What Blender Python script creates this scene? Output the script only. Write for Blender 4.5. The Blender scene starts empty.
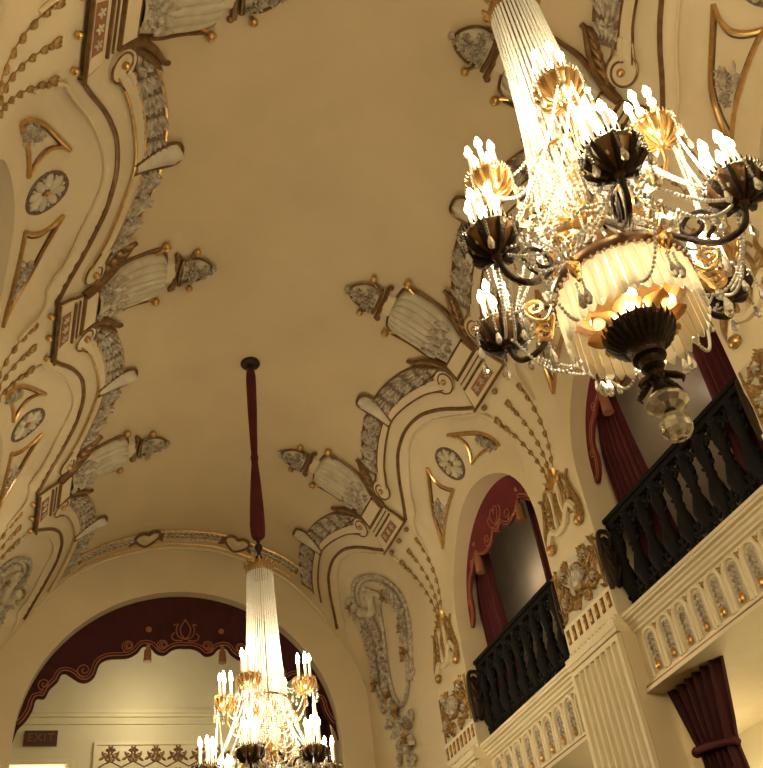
import bpy, math, random
from mathutils import Vector, Matrix
random.seed(7)
PI = math.pi
sc = bpy.context.scene
COL = sc.collection
LIFT = 1.6            # everything is measured from the eye, then raised so the floor is at zero

# ------------------------------------------------------------------ materials
def mat(name, col, rough=.6, metal=0., var=0., vscale=6., dark=None, bump=0., bscale=30., trans=0., emit=None, estr=0., sheen=0., ior=1.45, coat=0.):
    m = bpy.data.materials.new(name); m.use_nodes = True
    nt = m.node_tree; b = nt.nodes['Principled BSDF']
    b.inputs['Base Color'].default_value = (*col, 1); b.inputs['Roughness'].default_value = rough
    b.inputs['Metallic'].default_value = metal; b.inputs['IOR'].default_value = ior
    if trans: b.inputs['Transmission Weight'].default_value = trans
    if coat: b.inputs['Coat Weight'].default_value = coat
    if sheen: b.inputs['Sheen Weight'].default_value = sheen
    if emit: b.inputs['Emission Color'].default_value = (*emit, 1); b.inputs['Emission Strength'].default_value = estr
    if var or bump:
        tc = nt.nodes.new('ShaderNodeTexCoord')
    if var:
        n = nt.nodes.new('ShaderNodeTexNoise'); n.inputs['Scale'].default_value = vscale; n.inputs['Detail'].default_value = 5
        nt.links.new(tc.outputs['Object'], n.inputs['Vector'])
        r = nt.nodes.new('ShaderNodeValToRGB'); d = dark or tuple(c * (1 - var) for c in col)
        r.color_ramp.elements[0].position = .32; r.color_ramp.elements[0].color = (*d, 1)
        r.color_ramp.elements[1].position = .68; r.color_ramp.elements[1].color = (*col, 1)
        nt.links.new(n.outputs['Fac'], r.inputs['Fac']); nt.links.new(r.outputs['Color'], b.inputs['Base Color'])
    if bump:
        n2 = nt.nodes.new('ShaderNodeTexNoise'); n2.inputs['Scale'].default_value = bscale; n2.inputs['Detail'].default_value = 3
        nt.links.new(tc.outputs['Object'], n2.inputs['Vector'])
        bp = nt.nodes.new('ShaderNodeBump'); bp.inputs['Strength'].default_value = bump; bp.inputs['Distance'].default_value = .02
        nt.links.new(n2.outputs['Fac'], bp.inputs['Height']); nt.links.new(bp.outputs['Normal'], b.inputs['Normal'])
    return m
M = dict(
    vault=mat('tan_vault_plaster', (.66, .53, .325), .55, var=.09, vscale=1.1, bump=.12, bscale=14),
    wall=mat('cream_plaster', (.74, .62, .41), .6, var=.06, vscale=1.6, bump=.1, bscale=14),
    ivory=mat('ivory_enamel', (.80, .70, .48), .45, var=.06, vscale=5),
    silver=mat('antiqued_silver_plaster', (.64, .57, .45), .45, var=.5, vscale=14, dark=(.27, .21, .15), bump=.3, bscale=50),
    shell=mat('antiqued_fluted_plaster', (.66, .60, .46), .5, var=.12, vscale=5, dark=(.50, .43, .31)),
    ground=mat('grey_antiqued_ground', (.26, .20, .14), .6, var=.5, vscale=28, dark=(.12, .085, .055), bump=.5, bscale=60),
    bronze=mat('bronze_gilding', (.27, .145, .06), .38, .5, var=.45, vscale=9),
    gold=mat('gold_leaf', (.80, .50, .20), .28, .85, var=.3, vscale=14),
    dullgold=mat('antique_gold', (.50, .31, .12), .4, .6, var=.5, vscale=30, bump=.4, bscale=70),
    brass=mat('polished_brass', (.85, .58, .27), .25, 1.),
    dark=mat('dark_bronze', (.035, .022, .014), .38, .6, bump=.4, bscale=90),
    iron=mat('black_iron', (.006, .005, .005), .7),
    redv=mat('crimson_velvet', (.16, .011, .02), .75, var=.3, vscale=4),
    red=mat('dark_red_drape', (.085, .008, .013), .8, var=.3, vscale=3),
    maroon=mat('maroon_velvet', (.055, .007, .010), .85, var=.3, vscale=3),
    braid=mat('old_gold_braid', (.36, .13, .055), .6),
    tassel=mat('brown_tassel_silk', (.30, .13, .06), .7),
    rope=mat('deep_red_rope', (.10, .008, .014), .85, var=.3, vscale=6),
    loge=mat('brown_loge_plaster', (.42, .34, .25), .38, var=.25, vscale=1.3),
    alcove=mat('pale_alcove_plaster', (.72, .65, .45), .6, var=.05, vscale=2),
    floor=mat('dark_parquet', (.16, .09, .045), .35, var=.3, vscale=3),
    crystal=mat('cut_crystal', (1., .97, .90), .06, trans=.72, ior=1.55, coat=.6),
    bead=mat('glass_bead', (1., .96, .88), .10, trans=.22, ior=1.5, coat=.9),
    candle=mat('ivory_candle_tube', (.93, .86, .68), .4, emit=(1, .80, .48), estr=.35),
    flame=mat('lit_candle_bulb', (1, .95, .8), .3, emit=(1., .83, .55), estr=26.),
    bulb=mat('lit_frosted_bulb', (1, .95, .8), .3, emit=(1., .80, .5), estr=10.),
    amber=mat('amber_glass_petal', (.62, .31, .08), .35, trans=.25),
    signbox=mat('unlit_sign_case', (.075, .028, .018), .5),
    signtext=mat('faded_sign_letters', (.20, .09, .055), .5),
    glow=mat('lit_frosted_cover', (.9, .9, .75), .4, emit=(1., .95, .68), estr=1.6),
)
M['iron'].node_tree.nodes['Principled BSDF'].inputs['Specular IOR Level'].default_value = .2
M['flame'].cycles.emission_sampling = 'NONE'
M['candle'].cycles.emission_sampling = 'NONE'
def prism_mat():
    m = bpy.data.materials.new('frosted_glass_prism'); m.use_nodes = True; nt = m.node_tree; nt.nodes.clear()
    o = nt.nodes.new('ShaderNodeOutputMaterial'); t = nt.nodes.new('ShaderNodeBsdfTranslucent'); t.inputs['Color'].default_value = (1, .95, .80, 1)
    g = nt.nodes.new('ShaderNodeBsdfGlass'); g.inputs['Roughness'].default_value = .12; g.inputs['Color'].default_value = (1, .96, .86, 1); g.inputs['IOR'].default_value = 1.4
    x = nt.nodes.new('ShaderNodeMixShader'); x.inputs[0].default_value = .25
    nt.links.new(t.outputs[0], x.inputs[1]); nt.links.new(g.outputs[0], x.inputs[2]); nt.links.new(x.outputs[0], o.inputs[0])
    return m
M['prism'] = prism_mat()

# ------------------------------------------------------------------ mesh collector
class MB:
    def __init__(s): s.v = []; s.f = []; s.mi = []; s.cur = 0
    def add(s, vs, fs):
        o = len(s.v); s.v += [tuple(p) for p in vs]; s.f += [tuple(i + o for i in f) for f in fs]; s.mi += [s.cur] * len(fs)
    def grid(s, rows, close=False):
        n = len(rows[0]); vs = [p for r in rows for p in r]; fs = []
        for i in range(len(rows) - 1):
            for j in range(n if close else n - 1):
                k = (j + 1) % n; fs.append((i * n + j, i * n + k, (i + 1) * n + k, (i + 1) * n + j))
        s.add(vs, fs)
    def box(s, x0, x1, y0, y1, z0, z1):
        v = [(x, y, z) for x in (x0, x1) for y in (y0, y1) for z in (z0, z1)]
        s.add(v, [(0, 1, 3, 2), (4, 6, 7, 5), (0, 4, 5, 1), (2, 3, 7, 6), (0, 2, 6, 4), (1, 5, 7, 3)])
    def tube(s, pts, r, n=8, closed=False, up=None):
        P = [Vector(p) for p in pts]; m = len(P); rings = []; prev = None
        for i, p in enumerate(P):
            a = P[(i - 1) % m] if (closed or i) else p; b = P[(i + 1) % m] if (closed or i < m - 1) else p
            t = (b - a); t = t.normalized() if t.length > 1e-9 else Vector((0, 0, 1))
            if prev is None:
                q = Vector((0, 0, 1)) if abs(t.z) < .9 else Vector((1, 0, 0)); u = t.cross(q).normalized()
            else:
                u = prev - t * prev.dot(t); u = u.normalized() if u.length > 1e-6 else t.orthogonal().normalized()
            prev = u; w = t.cross(u); rr = r[i] if isinstance(r, (list, tuple)) else r
            rings.append([p + (u * math.cos(2 * PI * k / n) + w * math.sin(2 * PI * k / n)) * rr for k in range(n)])
        if closed: rings.append(rings[0])
        o = len(s.v); s.grid(rings, True)
        if not closed:
            s.f += [tuple(range(o, o + n))[::-1], tuple(range(o + (m - 1) * n, o + m * n))]; s.mi += [s.cur] * 2
    def lathe(s, prof, c=(0, 0, 0), n=20, squash=1.):
        rows = [[(c[0] + r * math.cos(2 * PI * k / n), c[1] + r * math.sin(2 * PI * k / n) * squash, c[2] + z) for k in range(n)] for r, z in prof]
        s.grid(rows, True)
    def ball(s, c, a, nu=8, nv=6, A=None):
        # A: three axis vectors (already scaled) or None
        ax = A or (Vector((a, 0, 0)), Vector((0, a, 0)), Vector((0, 0, a)))
        c = Vector(c); vs = [c + ax[2]]; fs = []
        for i in range(1, nv):
            ph = PI * i / nv
            for j in range(nu):
                th = 2 * PI * j / nu
                vs.append(c + ax[0] * (math.sin(ph) * math.cos(th)) + ax[1] * (math.sin(ph) * math.sin(th)) + ax[2] * math.cos(ph))
        vs.append(c - ax[2]); L = len(vs) - 1
        for j in range(nu):
            k = (j + 1) % nu; fs.append((0, 1 + j, 1 + k)); b = 1 + (nv - 2) * nu; fs.append((L, b + k, b + j))
            for i in range(nv - 2):
                a_ = 1 + i * nu; fs.append((a_ + j, a_ + nu + j, a_ + nu + k, a_ + k))
        s.add(vs, fs)
    def build(s, name, m, parent=None, smooth=True, mats=None):
        off = Vector((0, 0, 0))
        if parent is not None:
            q = parent
            while q: off += q.location; q = q.parent
        me = bpy.data.meshes.new(name); me.from_pydata([tuple(Vector(p) - off) for p in s.v], [], s.f)
        for x in (mats or [m]): me.materials.append(x)
        if mats: me.polygons.foreach_set('material_index', s.mi)
        me.polygons.foreach_set('use_smooth', [smooth] * len(me.polygons))
        me.update(); o = bpy.data.objects.new(name, me); COL.objects.link(o)
        if smooth:
            try: me.set_sharp_from_angle(angle=math.radians(50))
            except Exception: pass
        if parent is not None: o.parent = parent
        return o
def thing(name, label, cat, loc=(0, 0, 0), group=None):
    o = bpy.data.objects.new(name, None); COL.objects.link(o); o.location = loc; o.empty_display_size = .1
    o['label'] = label; o['category'] = cat
    if group: o['group'] = group
    return o
def tag(o, label, cat, group=None):
    o['label'] = label; o['category'] = cat
    if group: o['group'] = group
    return o
def struct(o): o['kind'] = 'structure'; return o

# ------------------------------------------------------------------ camera
xc, ca_, cb_, cc_, fpx = -2.70171045, -.419178930, .675652653, -.154919553, 951.283592
sa, ca, sb, cb = math.sin(ca_), math.cos(ca_), math.sin(cb_), math.cos(cb_)
fwd = Vector((-sa * cb, ca * cb, sb)); rt = Vector((ca, sa, 0)); up = rt.cross(fwd)
R_ = rt * math.cos(cc_) + up * math.sin(cc_); U_ = -rt * math.sin(cc_) + up * math.cos(cc_)
cam = bpy.data.cameras.new('camera'); co = bpy.data.objects.new('camera', cam); COL.objects.link(co)
cam.sensor_fit = 'HORIZONTAL'; cam.sensor_width = 36; cam.lens = 36 * fpx / 763; cam.clip_start = .05; cam.clip_end = 100
mw = Matrix((R_, U_, -fwd)).transposed().to_4x4(); mw.translation = Vector((xc, 0, 0)); co.matrix_world = mw
sc.camera = co
def proj(p):
    q = Vector(p) - Vector((xc, 0, 0)); d = q.dot(fwd)
    return (381.5 + fpx * q.dot(R_) / d, 384 - fpx * q.dot(U_) / d) if d > .05 else (-9999, -9999)
def seen(p, m=60):
    x, y = proj(p); return -m < x < 763 + m and -m < y < 768 + m

# ------------------------------------------------------------------ the coved ceiling as a surface
def cat(P, n=10, ext=True):
    D = range(len(P[0]))
    Q = [(-P[1][0], P[1][1]) if ext else tuple(2 * P[0][j] - P[1][j] for j in D)] + list(P) + [(P[-1][0], 2 * P[-1][1] - P[-2][1]) if ext else tuple(2 * P[-1][j] - P[-2][j] for j in D)]
    o = []
    for i in range(1, len(Q) - 2):
        for k in range(n):
            t = k / n
            o.append(tuple(.5 * ((2 * Q[i][j]) + (-Q[i-1][j] + Q[i+1][j]) * t + (2 * Q[i-1][j] - 5 * Q[i][j] + 4 * Q[i+1][j] - Q[i+2][j]) * t * t + (-Q[i-1][j] + 3 * Q[i][j] - 3 * Q[i+1][j] + Q[i+2][j]) * t ** 3) for j in D))
    o.append(tuple(P[-1])); return o
def sm(P, n=8): return cat(P, n, False)
def arcl(c):
    s = [0.]
    for a, b in zip(c, c[1:]): s.append(s[-1] + math.dist(a, b))
    return s
PC = cat([(0, 9.62), (.5, 9.59), (.94, 9.48), (1.35, 9.34), (1.72, 9.17), (2.12, 8.88), (2.5, 8.46), (2.88, 7.92), (3.1, 7.6), (3.26, 7.3), (3.36, 7.0), (3.4, 6.7)])
PS = arcl(PC)
def ev(C, S, t):
    if t >= S[-1]: return C[-1][0], C[-1][1] - (t - S[-1])
    if t <= 0: return t, C[0][1]
    lo, hi = 0, len(S) - 1
    while hi - lo > 1:
        m = (lo + hi) // 2
        if S[m] <= t: lo = m
        else: hi = m
    w = (t - S[lo]) / (S[hi] - S[lo]); return C[lo][0] + w * (C[hi][0] - C[lo][0]), C[lo][1] + w * (C[hi][1] - C[lo][1])
def P0(t): return ev(PC, PS, t)
T0, TE = 2.73, PS[-1]
LC = cat([P0(2.5), P0(T0), (2.68, 8.42), (2.93, 8.22), (3.14, 7.98), (3.29, 7.7), (3.37, 7.4), (3.4, 7.05), (3.4, 6.7)])[10:]
_l = arcl(LC); LS = [T0 + s * (TE - T0) / _l[-1] for s in _l]
def P1(t): return ev(LC, LS, t) if t > T0 else P0(t)
HW = [(2.73, 0), (2.76, .3), (2.83, .55), (2.95, .75), (3.08, .9), (3.32, 1.2), (3.5, 1.5), (3.9, 1.62), (4.4, 1.7), (4.9, 1.75), (9, 1.75)]
def hw(t):
    for (a, b), (c, d) in zip(HW, HW[1:]):
        if t <= c: return b + (d - b) * max(0, t - a) / (c - a)
    return 1.75
def S0(y, t):
    a = P0(t)
    if t <= T0 or t >= TE: return a
    d = abs((y - .83) % 4 - 2); q = max(0, min(1, (hw(t) - d) / .3)); w = q * q * (3 - 2 * q)
    if w == 0: return a
    b = P1(t); return a[0] + (b[0] - a[0]) * w, a[1] + (b[1] - a[1]) * w
def SN(side, y, t):
    x, z = S0(y, t); e = .03
    x1, z1 = S0(y, t + e); x2, z2 = S0(y, t - e); x3, z3 = S0(y + e, t); x4, z4 = S0(y - e, t)
    A = Vector((x3 - x4, 2 * e, z3 - z4)); B = Vector((x1 - x2, 0, z1 - z2)); n = A.cross(B).normalized()
    return Vector((side * x, y, z)), Vector((side * n.x, n.y, n.z))
def ceilF(side, yc, mir=1):
    # local (u along the hall, v down the curve from the crown, h towards the room)
    def F(u, v, h=0.):
        p, n = SN(side, yc + mir * u, v); return p + n * h
    return F
def wallF(x, yc, sgn=-1):
    def F(u, v, h=0.): return Vector((x + sgn * h, yc + u, v))      # v is height
    return F
def endF(y):
    def F(u, v, h=0.): return Vector((u, y - h, v))
    return F
def t_of_z(y, z):
    lo, hi = 0., 8.
    for _ in range(40):
        m = (lo + hi) / 2
        if S0(y, m)[1] > z: lo = m
        else: hi = m
    return lo

# ------------------------------------------------------------------ relief helpers (all take a surface function F)
def ln(mb, F, path, r, h=0., n=6, smooth=True, closed=False, div=6):
    p = sm(path, div) if smooth and len(path) > 2 else list(path)
    if not smooth or len(path) == 2:
        q = []
        for a, b in zip(path, path[1:]):
            k = max(1, int(math.dist(a, b) / .1)); q += [(a[0] + (b[0] - a[0]) * i / k, a[1] + (b[1] - a[1]) * i / k) for i in range(k)]
        p = q + [path[-1]]
    if isinstance(r, tuple): r = [r[0] + (r[1] - r[0]) * i / (len(p) - 1) for i in range(len(p))]
    mb.tube([F(u, v, h) for u, v in p], r, n, closed)
def bl(mb, F, u, v, ang, a, b, c, h=0., nu=8, nv=5):
    o = F(u, v, h); e = .01; U = (F(u + e, v, h) - F(u - e, v, h)).normalized(); V = (F(u, v + e, h) - F(u, v - e, h)).normalized(); N = U.cross(V).normalized()
    D = U * math.cos(ang) + V * math.sin(ang); X = N.cross(D)
    mb.ball(o, 1, nu, nv, (D * a, X * b, N * c))
def leaf(mb, F, u, v, ang, l, w, c=.02, h=.01):
    # pointed curling leaf: a small ridged grid
    rows = []
    for i in range(7):
        s = i / 6; ww = w * math.sin(PI * min(1, s * .93 + .05)) ** .8; bend = .35 * s * s * l; row = []
        for k in (-1, -.5, 0, .5, 1):
            a = s * l; b = k * ww + bend * .3; uu = u + a * math.cos(ang) - b * math.sin(ang); vv = v + a * math.sin(ang) + b * math.cos(ang)
            row.append(F(uu, vv, h + c * (1 - k * k) * (.6 + .8 * s) + (0.0 if abs(k) < 1 else -.012)))
        rows.append(row)
    mb.grid(rows)
def spiral(u, v, r0, r1, a0, turns, n=18):
    return [(u + (r0 + (r1 - r0) * i / n) * math.cos(a0 + 2 * PI * turns * i / n), v + (r0 + (r1 - r0) * i / n) * math.sin(a0 + 2 * PI * turns * i / n)) for i in range(n + 1)]
def strip(mb, F, A, B, prof, nn=8):
    # ribbon between path A and path B (same length), prof: list of (fraction, height)
    mb.grid([[F(a[0] + (b[0] - a[0]) * f, a[1] + (b[1] - a[1]) * f, h) for f, h in prof] for a, b in zip(A, B)])
def poly(mb, F, pts, h0, h1):
    n = len(pts); cx = sum(p[0] for p in pts) / n; cy = sum(p[1] for p in pts) / n
    mb.add([F(*p, h0) for p in pts] + [F(*p, h1) for p in pts] + [F(cx, cy, h1)],
           [(i, (i + 1) % n, n + (i + 1) % n, n + i) for i in range(n)] + [(n + i, n + (i + 1) % n, 2 * n) for i in range(n)])
def flor(mb, F, u, v, s, ang=0, petals=5, c=.012, h=.01):
    for k in range(petals):
        a = ang + 2 * PI * k / petals; bl(mb, F, u + .6 * s * math.cos(a), v + .6 * s * math.sin(a), a, s * .5, s * .26, c, h, 6, 4)
    bl(mb, F, u, v, 0, s * .22, s * .22, c * 1.6, h, 6, 4)

# ------------------------------------------------------------------ shell
BAYS = [-5.17, -1.17, 2.83, 6.83, 10.83, 14.83]
YB, YE = -7.17, 16.55
RO, ZS, WX = 1.44, 6.18, 3.4
openbays = {1: [2.83, 6.83, 10.83, -1.17, -5.17], -1: [2.83, 6.83, 10.83, -1.17, -5.17]}
def ycols():
    ys = set(); y = YB
    for c in BAYS:
        for k in range(25): ys.add(round(c - RO * math.cos(PI * k / 24), 4))
        for k in range(1, 7): ys.add(round(c + RO + (4 - 2 * RO) * k / 7, 4))
    return sorted(q for q in ys if YB < q < YE) 
YC = [YB] + ycols() + [YE]
TS = 3.6
def colour_t(y):
    d = abs((y - .83) % 4 - 2); return 2.22 + .36 * (d / 1.3) ** 2
mb = MB()
tt = sorted(set([-TS + 2 * TS * i / 80 for i in range(81)]))
rows = [[(lambda q: (math.copysign(1, t) * q[0] if t else 0, y, q[1]))(S0(y, abs(t))) for t in tt] for y in YC]
mb.grid(rows)
nT = len(tt) - 1
for i in range(len(YC) - 1):
    for j in range(nT):
        mb.mi[i * nT + j] = 0 if abs((tt[j] + tt[j+1]) / 2) < colour_t((YC[i] + YC[i+1]) / 2) else 1
# ribs of plaster edge both colours; one shell
struct(mb.build('ceiling', None, mats=[M['vault'], M['wall']]))
for side, nm in ((1, 'wall_right'), (-1, 'wall_left')):
    mb = MB(); cols = []
    for y in YC:
        te = t_of_z(y, ZS)
        for c in openbays[side]:
            if abs(y - c) <= RO + 1e-3: te = t_of_z(y, ZS + math.sqrt(max(0, RO * RO - (y - c) ** 2)))
        ts = [TS + (te - TS) * (i / 16) for i in range(17)]
        cols.append([(side * S0(y, t)[0], y, S0(y, t)[1]) for t in ts])
    mb.grid(cols)
    # arch soffits
    for c in openbays[side]:
        A = []
        for k in range(25):
            y = c - RO * math.cos(PI * k / 24); z = ZS + RO * math.sin(PI * k / 24); x = S0(y, t_of_z(y, z))[0]
            A.append([(side * (x + (4.0 - x) * f), y, z) for f in (0, .5, 1)])
        A = [[(p[0], p[1], -LIFT) for p in A[0]]] + A + [[(p[0], p[1], -LIFT) for p in A[-1]]]
        mb.grid(A)
    # piers down to the floor
    edges = sorted(c - RO for c in openbays[side]) + [YE]; st = YB
    prevhi = YB
    for c in sorted(openbays[side]) + [None]:
        lo = prevhi; hi = c - RO if c is not None else YE
        mb.add([(side * WX, lo, ZS), (side * WX, hi, ZS), (side * WX, hi, -LIFT), (side * WX, lo, -LIFT)], [(0, 1, 2, 3)])
        if c is not None: prevhi = c + RO
    struct(mb.build(nm, M['wall']))
# end wall with its great arch, and its deep reveal
mb = MB(); RE, ZE, YR = 2.81, 5.91, 17.25
xs = sorted(set([-3.45, -3.4, -3.2, -3.0, 3.0, 3.2, 3.4, 3.45] + [RE * math.cos(PI * k / 48) for k in range(49)]))
rows = []
for x in xs:
    zt = P0(min(TE, next((PS[i] for i in range(len(PC)) if PC[i][0] >= abs(x)), TE)))[1] + .12
    zb = ZE + math.sqrt(max(0, RE * RE - x * x)) if abs(x) < RE else ZE
    if abs(x) >= RE: rows.append([(x, YE, zt + (zb - zt) * i / 8) for i in range(9)])
    else: rows.append([(x, YE, zt + (zb - zt) * i / 8) for i in range(9)])
mb.grid(rows)
for s in (-1, 1): mb.add([(s * RE, YE, ZE), (s * 3.45, YE, ZE), (s * 3.45, YE, -LIFT), (s * RE, YE, -LIFT)], [(0, 1, 2, 3)])
A = [(RE * math.cos(PI * k / 48), ZE + RE * math.sin(PI * k / 48)) for k in range(49)]
A = [(RE, -LIFT)] + A + [(-RE, -LIFT)]
mb.grid([[(x, YE, z), (x, YE + .35, z), (x, YR, z)] for x, z in A])
struct(mb.build('wall_end', M['wall']))
mb = MB(); mb.box(-6, 6, YB - .2, YB, -LIFT, 9.7); struct(mb.build('wall_back', M['wall']))
mb = MB(); mb.box(-6, 6, YB - .2, 19.5, -LIFT - .1, -LIFT); struct(mb.build('floor', M['floor']))
# loges behind the openings, both sides: back wall, ceiling, deck
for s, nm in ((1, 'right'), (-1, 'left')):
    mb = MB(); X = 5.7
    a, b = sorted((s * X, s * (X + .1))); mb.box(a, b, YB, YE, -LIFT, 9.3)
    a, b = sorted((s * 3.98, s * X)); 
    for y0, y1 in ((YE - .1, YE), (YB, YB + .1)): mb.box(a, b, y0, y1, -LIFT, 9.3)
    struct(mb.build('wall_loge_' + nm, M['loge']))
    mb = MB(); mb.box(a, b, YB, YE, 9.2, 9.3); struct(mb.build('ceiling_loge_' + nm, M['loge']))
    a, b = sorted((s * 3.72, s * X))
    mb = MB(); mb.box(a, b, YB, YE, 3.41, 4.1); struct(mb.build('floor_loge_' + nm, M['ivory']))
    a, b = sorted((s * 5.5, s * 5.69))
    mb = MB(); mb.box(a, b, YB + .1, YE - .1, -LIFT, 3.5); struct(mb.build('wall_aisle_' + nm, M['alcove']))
    # inner faces of the piers between loges
    mb = MB(); pr = YB
    for c in sorted(openbays[s]) + [None]:
        hi = c - RO if c is not None else YE
        a, b = sorted((s * 3.99, s * 4.03)); mb.box(a, b, pr, hi, -LIFT, 9.2)
        if c is not None: pr = c + RO
    struct(mb.build('trim_' + ('1' if s > 0 else '2'), M['loge']))

# alcove behind the end arch
mb = MB(); YA = 18.75
mb.box(-3.6, 3.6, YA, YA + .1, -LIFT, 9.6); mb.box(-3.6, -3.5, YR, YA, -LIFT, 9.6); mb.box(3.5, 3.6, YR, YA, -LIFT, 9.6)
mb.box(-3.6, -2.81, YR, YR + .03, -LIFT, 9.6); mb.box(2.81, 3.6, YR, YR + .03, -LIFT, 9.6)
struct(mb.build('wall_alcove', M['alcove']))
mb = MB(); mb.box(-3.6, 3.6, YR, YA + .1, 9.5, 9.6); struct(mb.build('ceiling_alcove', M['alcove']))
mb = MB()
for z0, z1, d in ((7.20, 7.27, .10), (7.14, 7.20, .06), (7.0, 7.05, .05)): mb.box(-3.5, 3.5, YA - d, YA, z0, z1)
struct(mb.build('trim_3', M['alcove']))
# curved cove over the alcove cornice
mb = MB(); mb.grid([[(x, YA - .02 - 1.35 * (1 - math.cos(a)), 7.27 + 2.15 * math.sin(a)) for a in [PI / 2 * k / 14 for k in range(15)]] for x in (-3.5, -2, 0, 2, 3.5)])
struct(mb.build('trim_4', M['alcove']))
# exit sign
F = endF(YA)
e = thing('exit_sign', 'small dark brown EXIT sign on the pale alcove wall, lower left', 'sign', (-2.3, YA - .03, 6.62))
mb = MB(); mb.box(-2.62, -2.03, YA - .08, YA, 6.60, 6.87); mb.build('sign_case', M['signbox'], e, False)
tx = bpy.data.curves.new('lettering', 'FONT'); tx.body = 'EXIT'; tx.size = .21; tx.extrude = .004; tx.align_x = 'CENTER'; tx.align_y = 'CENTER'; tx.space_character = 1.15
to = bpy.data.objects.new('tmp', tx); COL.objects.link(to); bpy.context.view_layer.update()
me = bpy.data.meshes.new_from_object(to.evaluated_get(bpy.context.evaluated_depsgraph_get())); bpy.data.objects.remove(to)
me.materials.clear(); me.materials.append(M['signtext'])
lo = bpy.data.objects.new('lettering', me); COL.objects.link(lo); lo.parent = e; lo.rotation_euler = (PI / 2, 0, 0); lo.location = (-.025, -.055, .115)
# patterned grille
g = thing('lattice_grille', 'pale wall grille with dark scrolling damask pattern below the alcove cornice', 'grille', (0, YA, 6.0))
mb = MB(); mb.box(-1.3, 1.6, YA - .03, YA, 5.2, 6.62); mb.build('grille_panel', M['ivory'], g, False)
mb = MB(); F = endF(YA - .03)
for i in range(7):
    for j in range(3):
        u = -1.05 + i * .42; v = 6.4 - j * .42
        flor(mb, F, u, v + .12, .08, 0, 6, .015, .005)
        for s in (-1, 1):
            for t_ in range(4): leaf(mb, F, u + s * .1, v - .02, t_ * 1.5 + s, .12, .035, .012, .004)
            ln(mb, F, spiral(u + s * .09, v + .02, .085, .02, PI / 2 if s > 0 else PI / 2, s * 1.1, 10), .012, .004, 4)
            ln(mb, F, [(u, v - .1), (u + s * .12, v - .16), (u + s * .21, v - .21)], .012, .004, 4)
        bl(mb, F, u, v - .03, PI / 2, .09, .035, .012, .004)
mb.build('scroll_pattern', M['bronze'], g)
mb = MB()
for a in ((-1.3, 1.6, 6.60, 6.66), (-1.36, -1.3, 5.2, 6.66), (1.6, 1.66, 5.2, 6.66)): mb.box(a[0], a[1], YA - .06, YA, a[2], a[3])
mb.build('grille_frame', M['ivory'], g, False)
# lit doorway / transom lower left
g = thing('lit_transom', 'glowing frosted transom light in a moulded frame under the exit sign', 'transom', (-2.3, YA, 6.1))
mb = MB(); mb.box(-2.8, -1.86, YA - .05, YA, 5.8, 6.22); mb.build('glowing_pane', M['glow'], g, False)
mb = MB(); mb.box(-3.0, -1.68, YA - .09, YA, 6.25, 6.34); mb.box(-1.80, -1.68, YA - .09, YA, 5.2, 6.25); mb.box(-2.95, -2.86, YA - .09, YA, 5.2, 6.25); mb.build('transom_frame', M['ivory'], g, False)

# ------------------------------------------------------------------ plaster work of the lunettes
BW = {2.83: 'nearest', 6.83: 'second', 10.83: 'third', 14.83: 'farthest'}
def where(side, c):
    s = 'right' if side > 0 else 'left'
    return {(1, 2.83): 'at the top right corner', (1, 6.83): 'over the nearer right arch', (1, 10.83): 'over the farther right arch', (1, 14.83): 'above the right oval relief',
            (-1, 2.83): 'at the top left corner', (-1, 6.83): 'on the upper left cove', (-1, 10.83): 'on the mid left cove', (-1, 14.83): 'on the left beside the end arch'}[(side, c)]
def wherep(side, y):
    return {(1, 4.83): 'behind the big chandelier shaft', (1, 8.83): 'between the two right arches', (1, 12.83): 'on the right nearest the end arch',
            (-1, 4.83): 'at the top left', (-1, 8.83): 'largest whole one on the left', (-1, 12.83): 'on the left nearest the end arch'}[(side, y)]
OUT_M = [(-1.5, 3.47), (-1.25, 3.28), (-1.0, 3.07), (-.75, 2.90), (-.45, 2.76), (0, 2.69), (.45, 2.76), (.75, 2.90), (1.0, 3.07), (1.25, 3.28), (1.5, 3.47)]
THIN = [(-1.62, 4.1), (-1.55, 3.75), (-1.4, 3.54), (-1.15, 3.36), (-.83, 3.13), (-.45, 2.92), (0, 2.83), (.45, 2.92), (.83, 3.13), (1.15, 3.36), (1.4, 3.54), (1.55, 3.75), (1.62, 4.1)]
BI = [(-1.28, 2.70), (-.95, 2.53), (-.5, 2.38), (0, 2.31), (.5, 2.38), (.95, 2.53), (1.28, 2.70)]
BG = [(-1.30, 2.92), (-1.12, 2.80), (-.9, 2.67), (-.45, 2.51), (0, 2.43), (.45, 2.51), (.9, 2.67), (1.12, 2.80), (1.30, 2.92)]
BO = [(-1.36, 2.40), (-.95, 2.20), (-.5, 2.06), (0, 2.01), (.5, 2.06), (.95, 2.20), (1.36, 2.40)]
def lim(P, c):
    return [p for p in P if c + p[0] < YE - .12]
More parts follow.
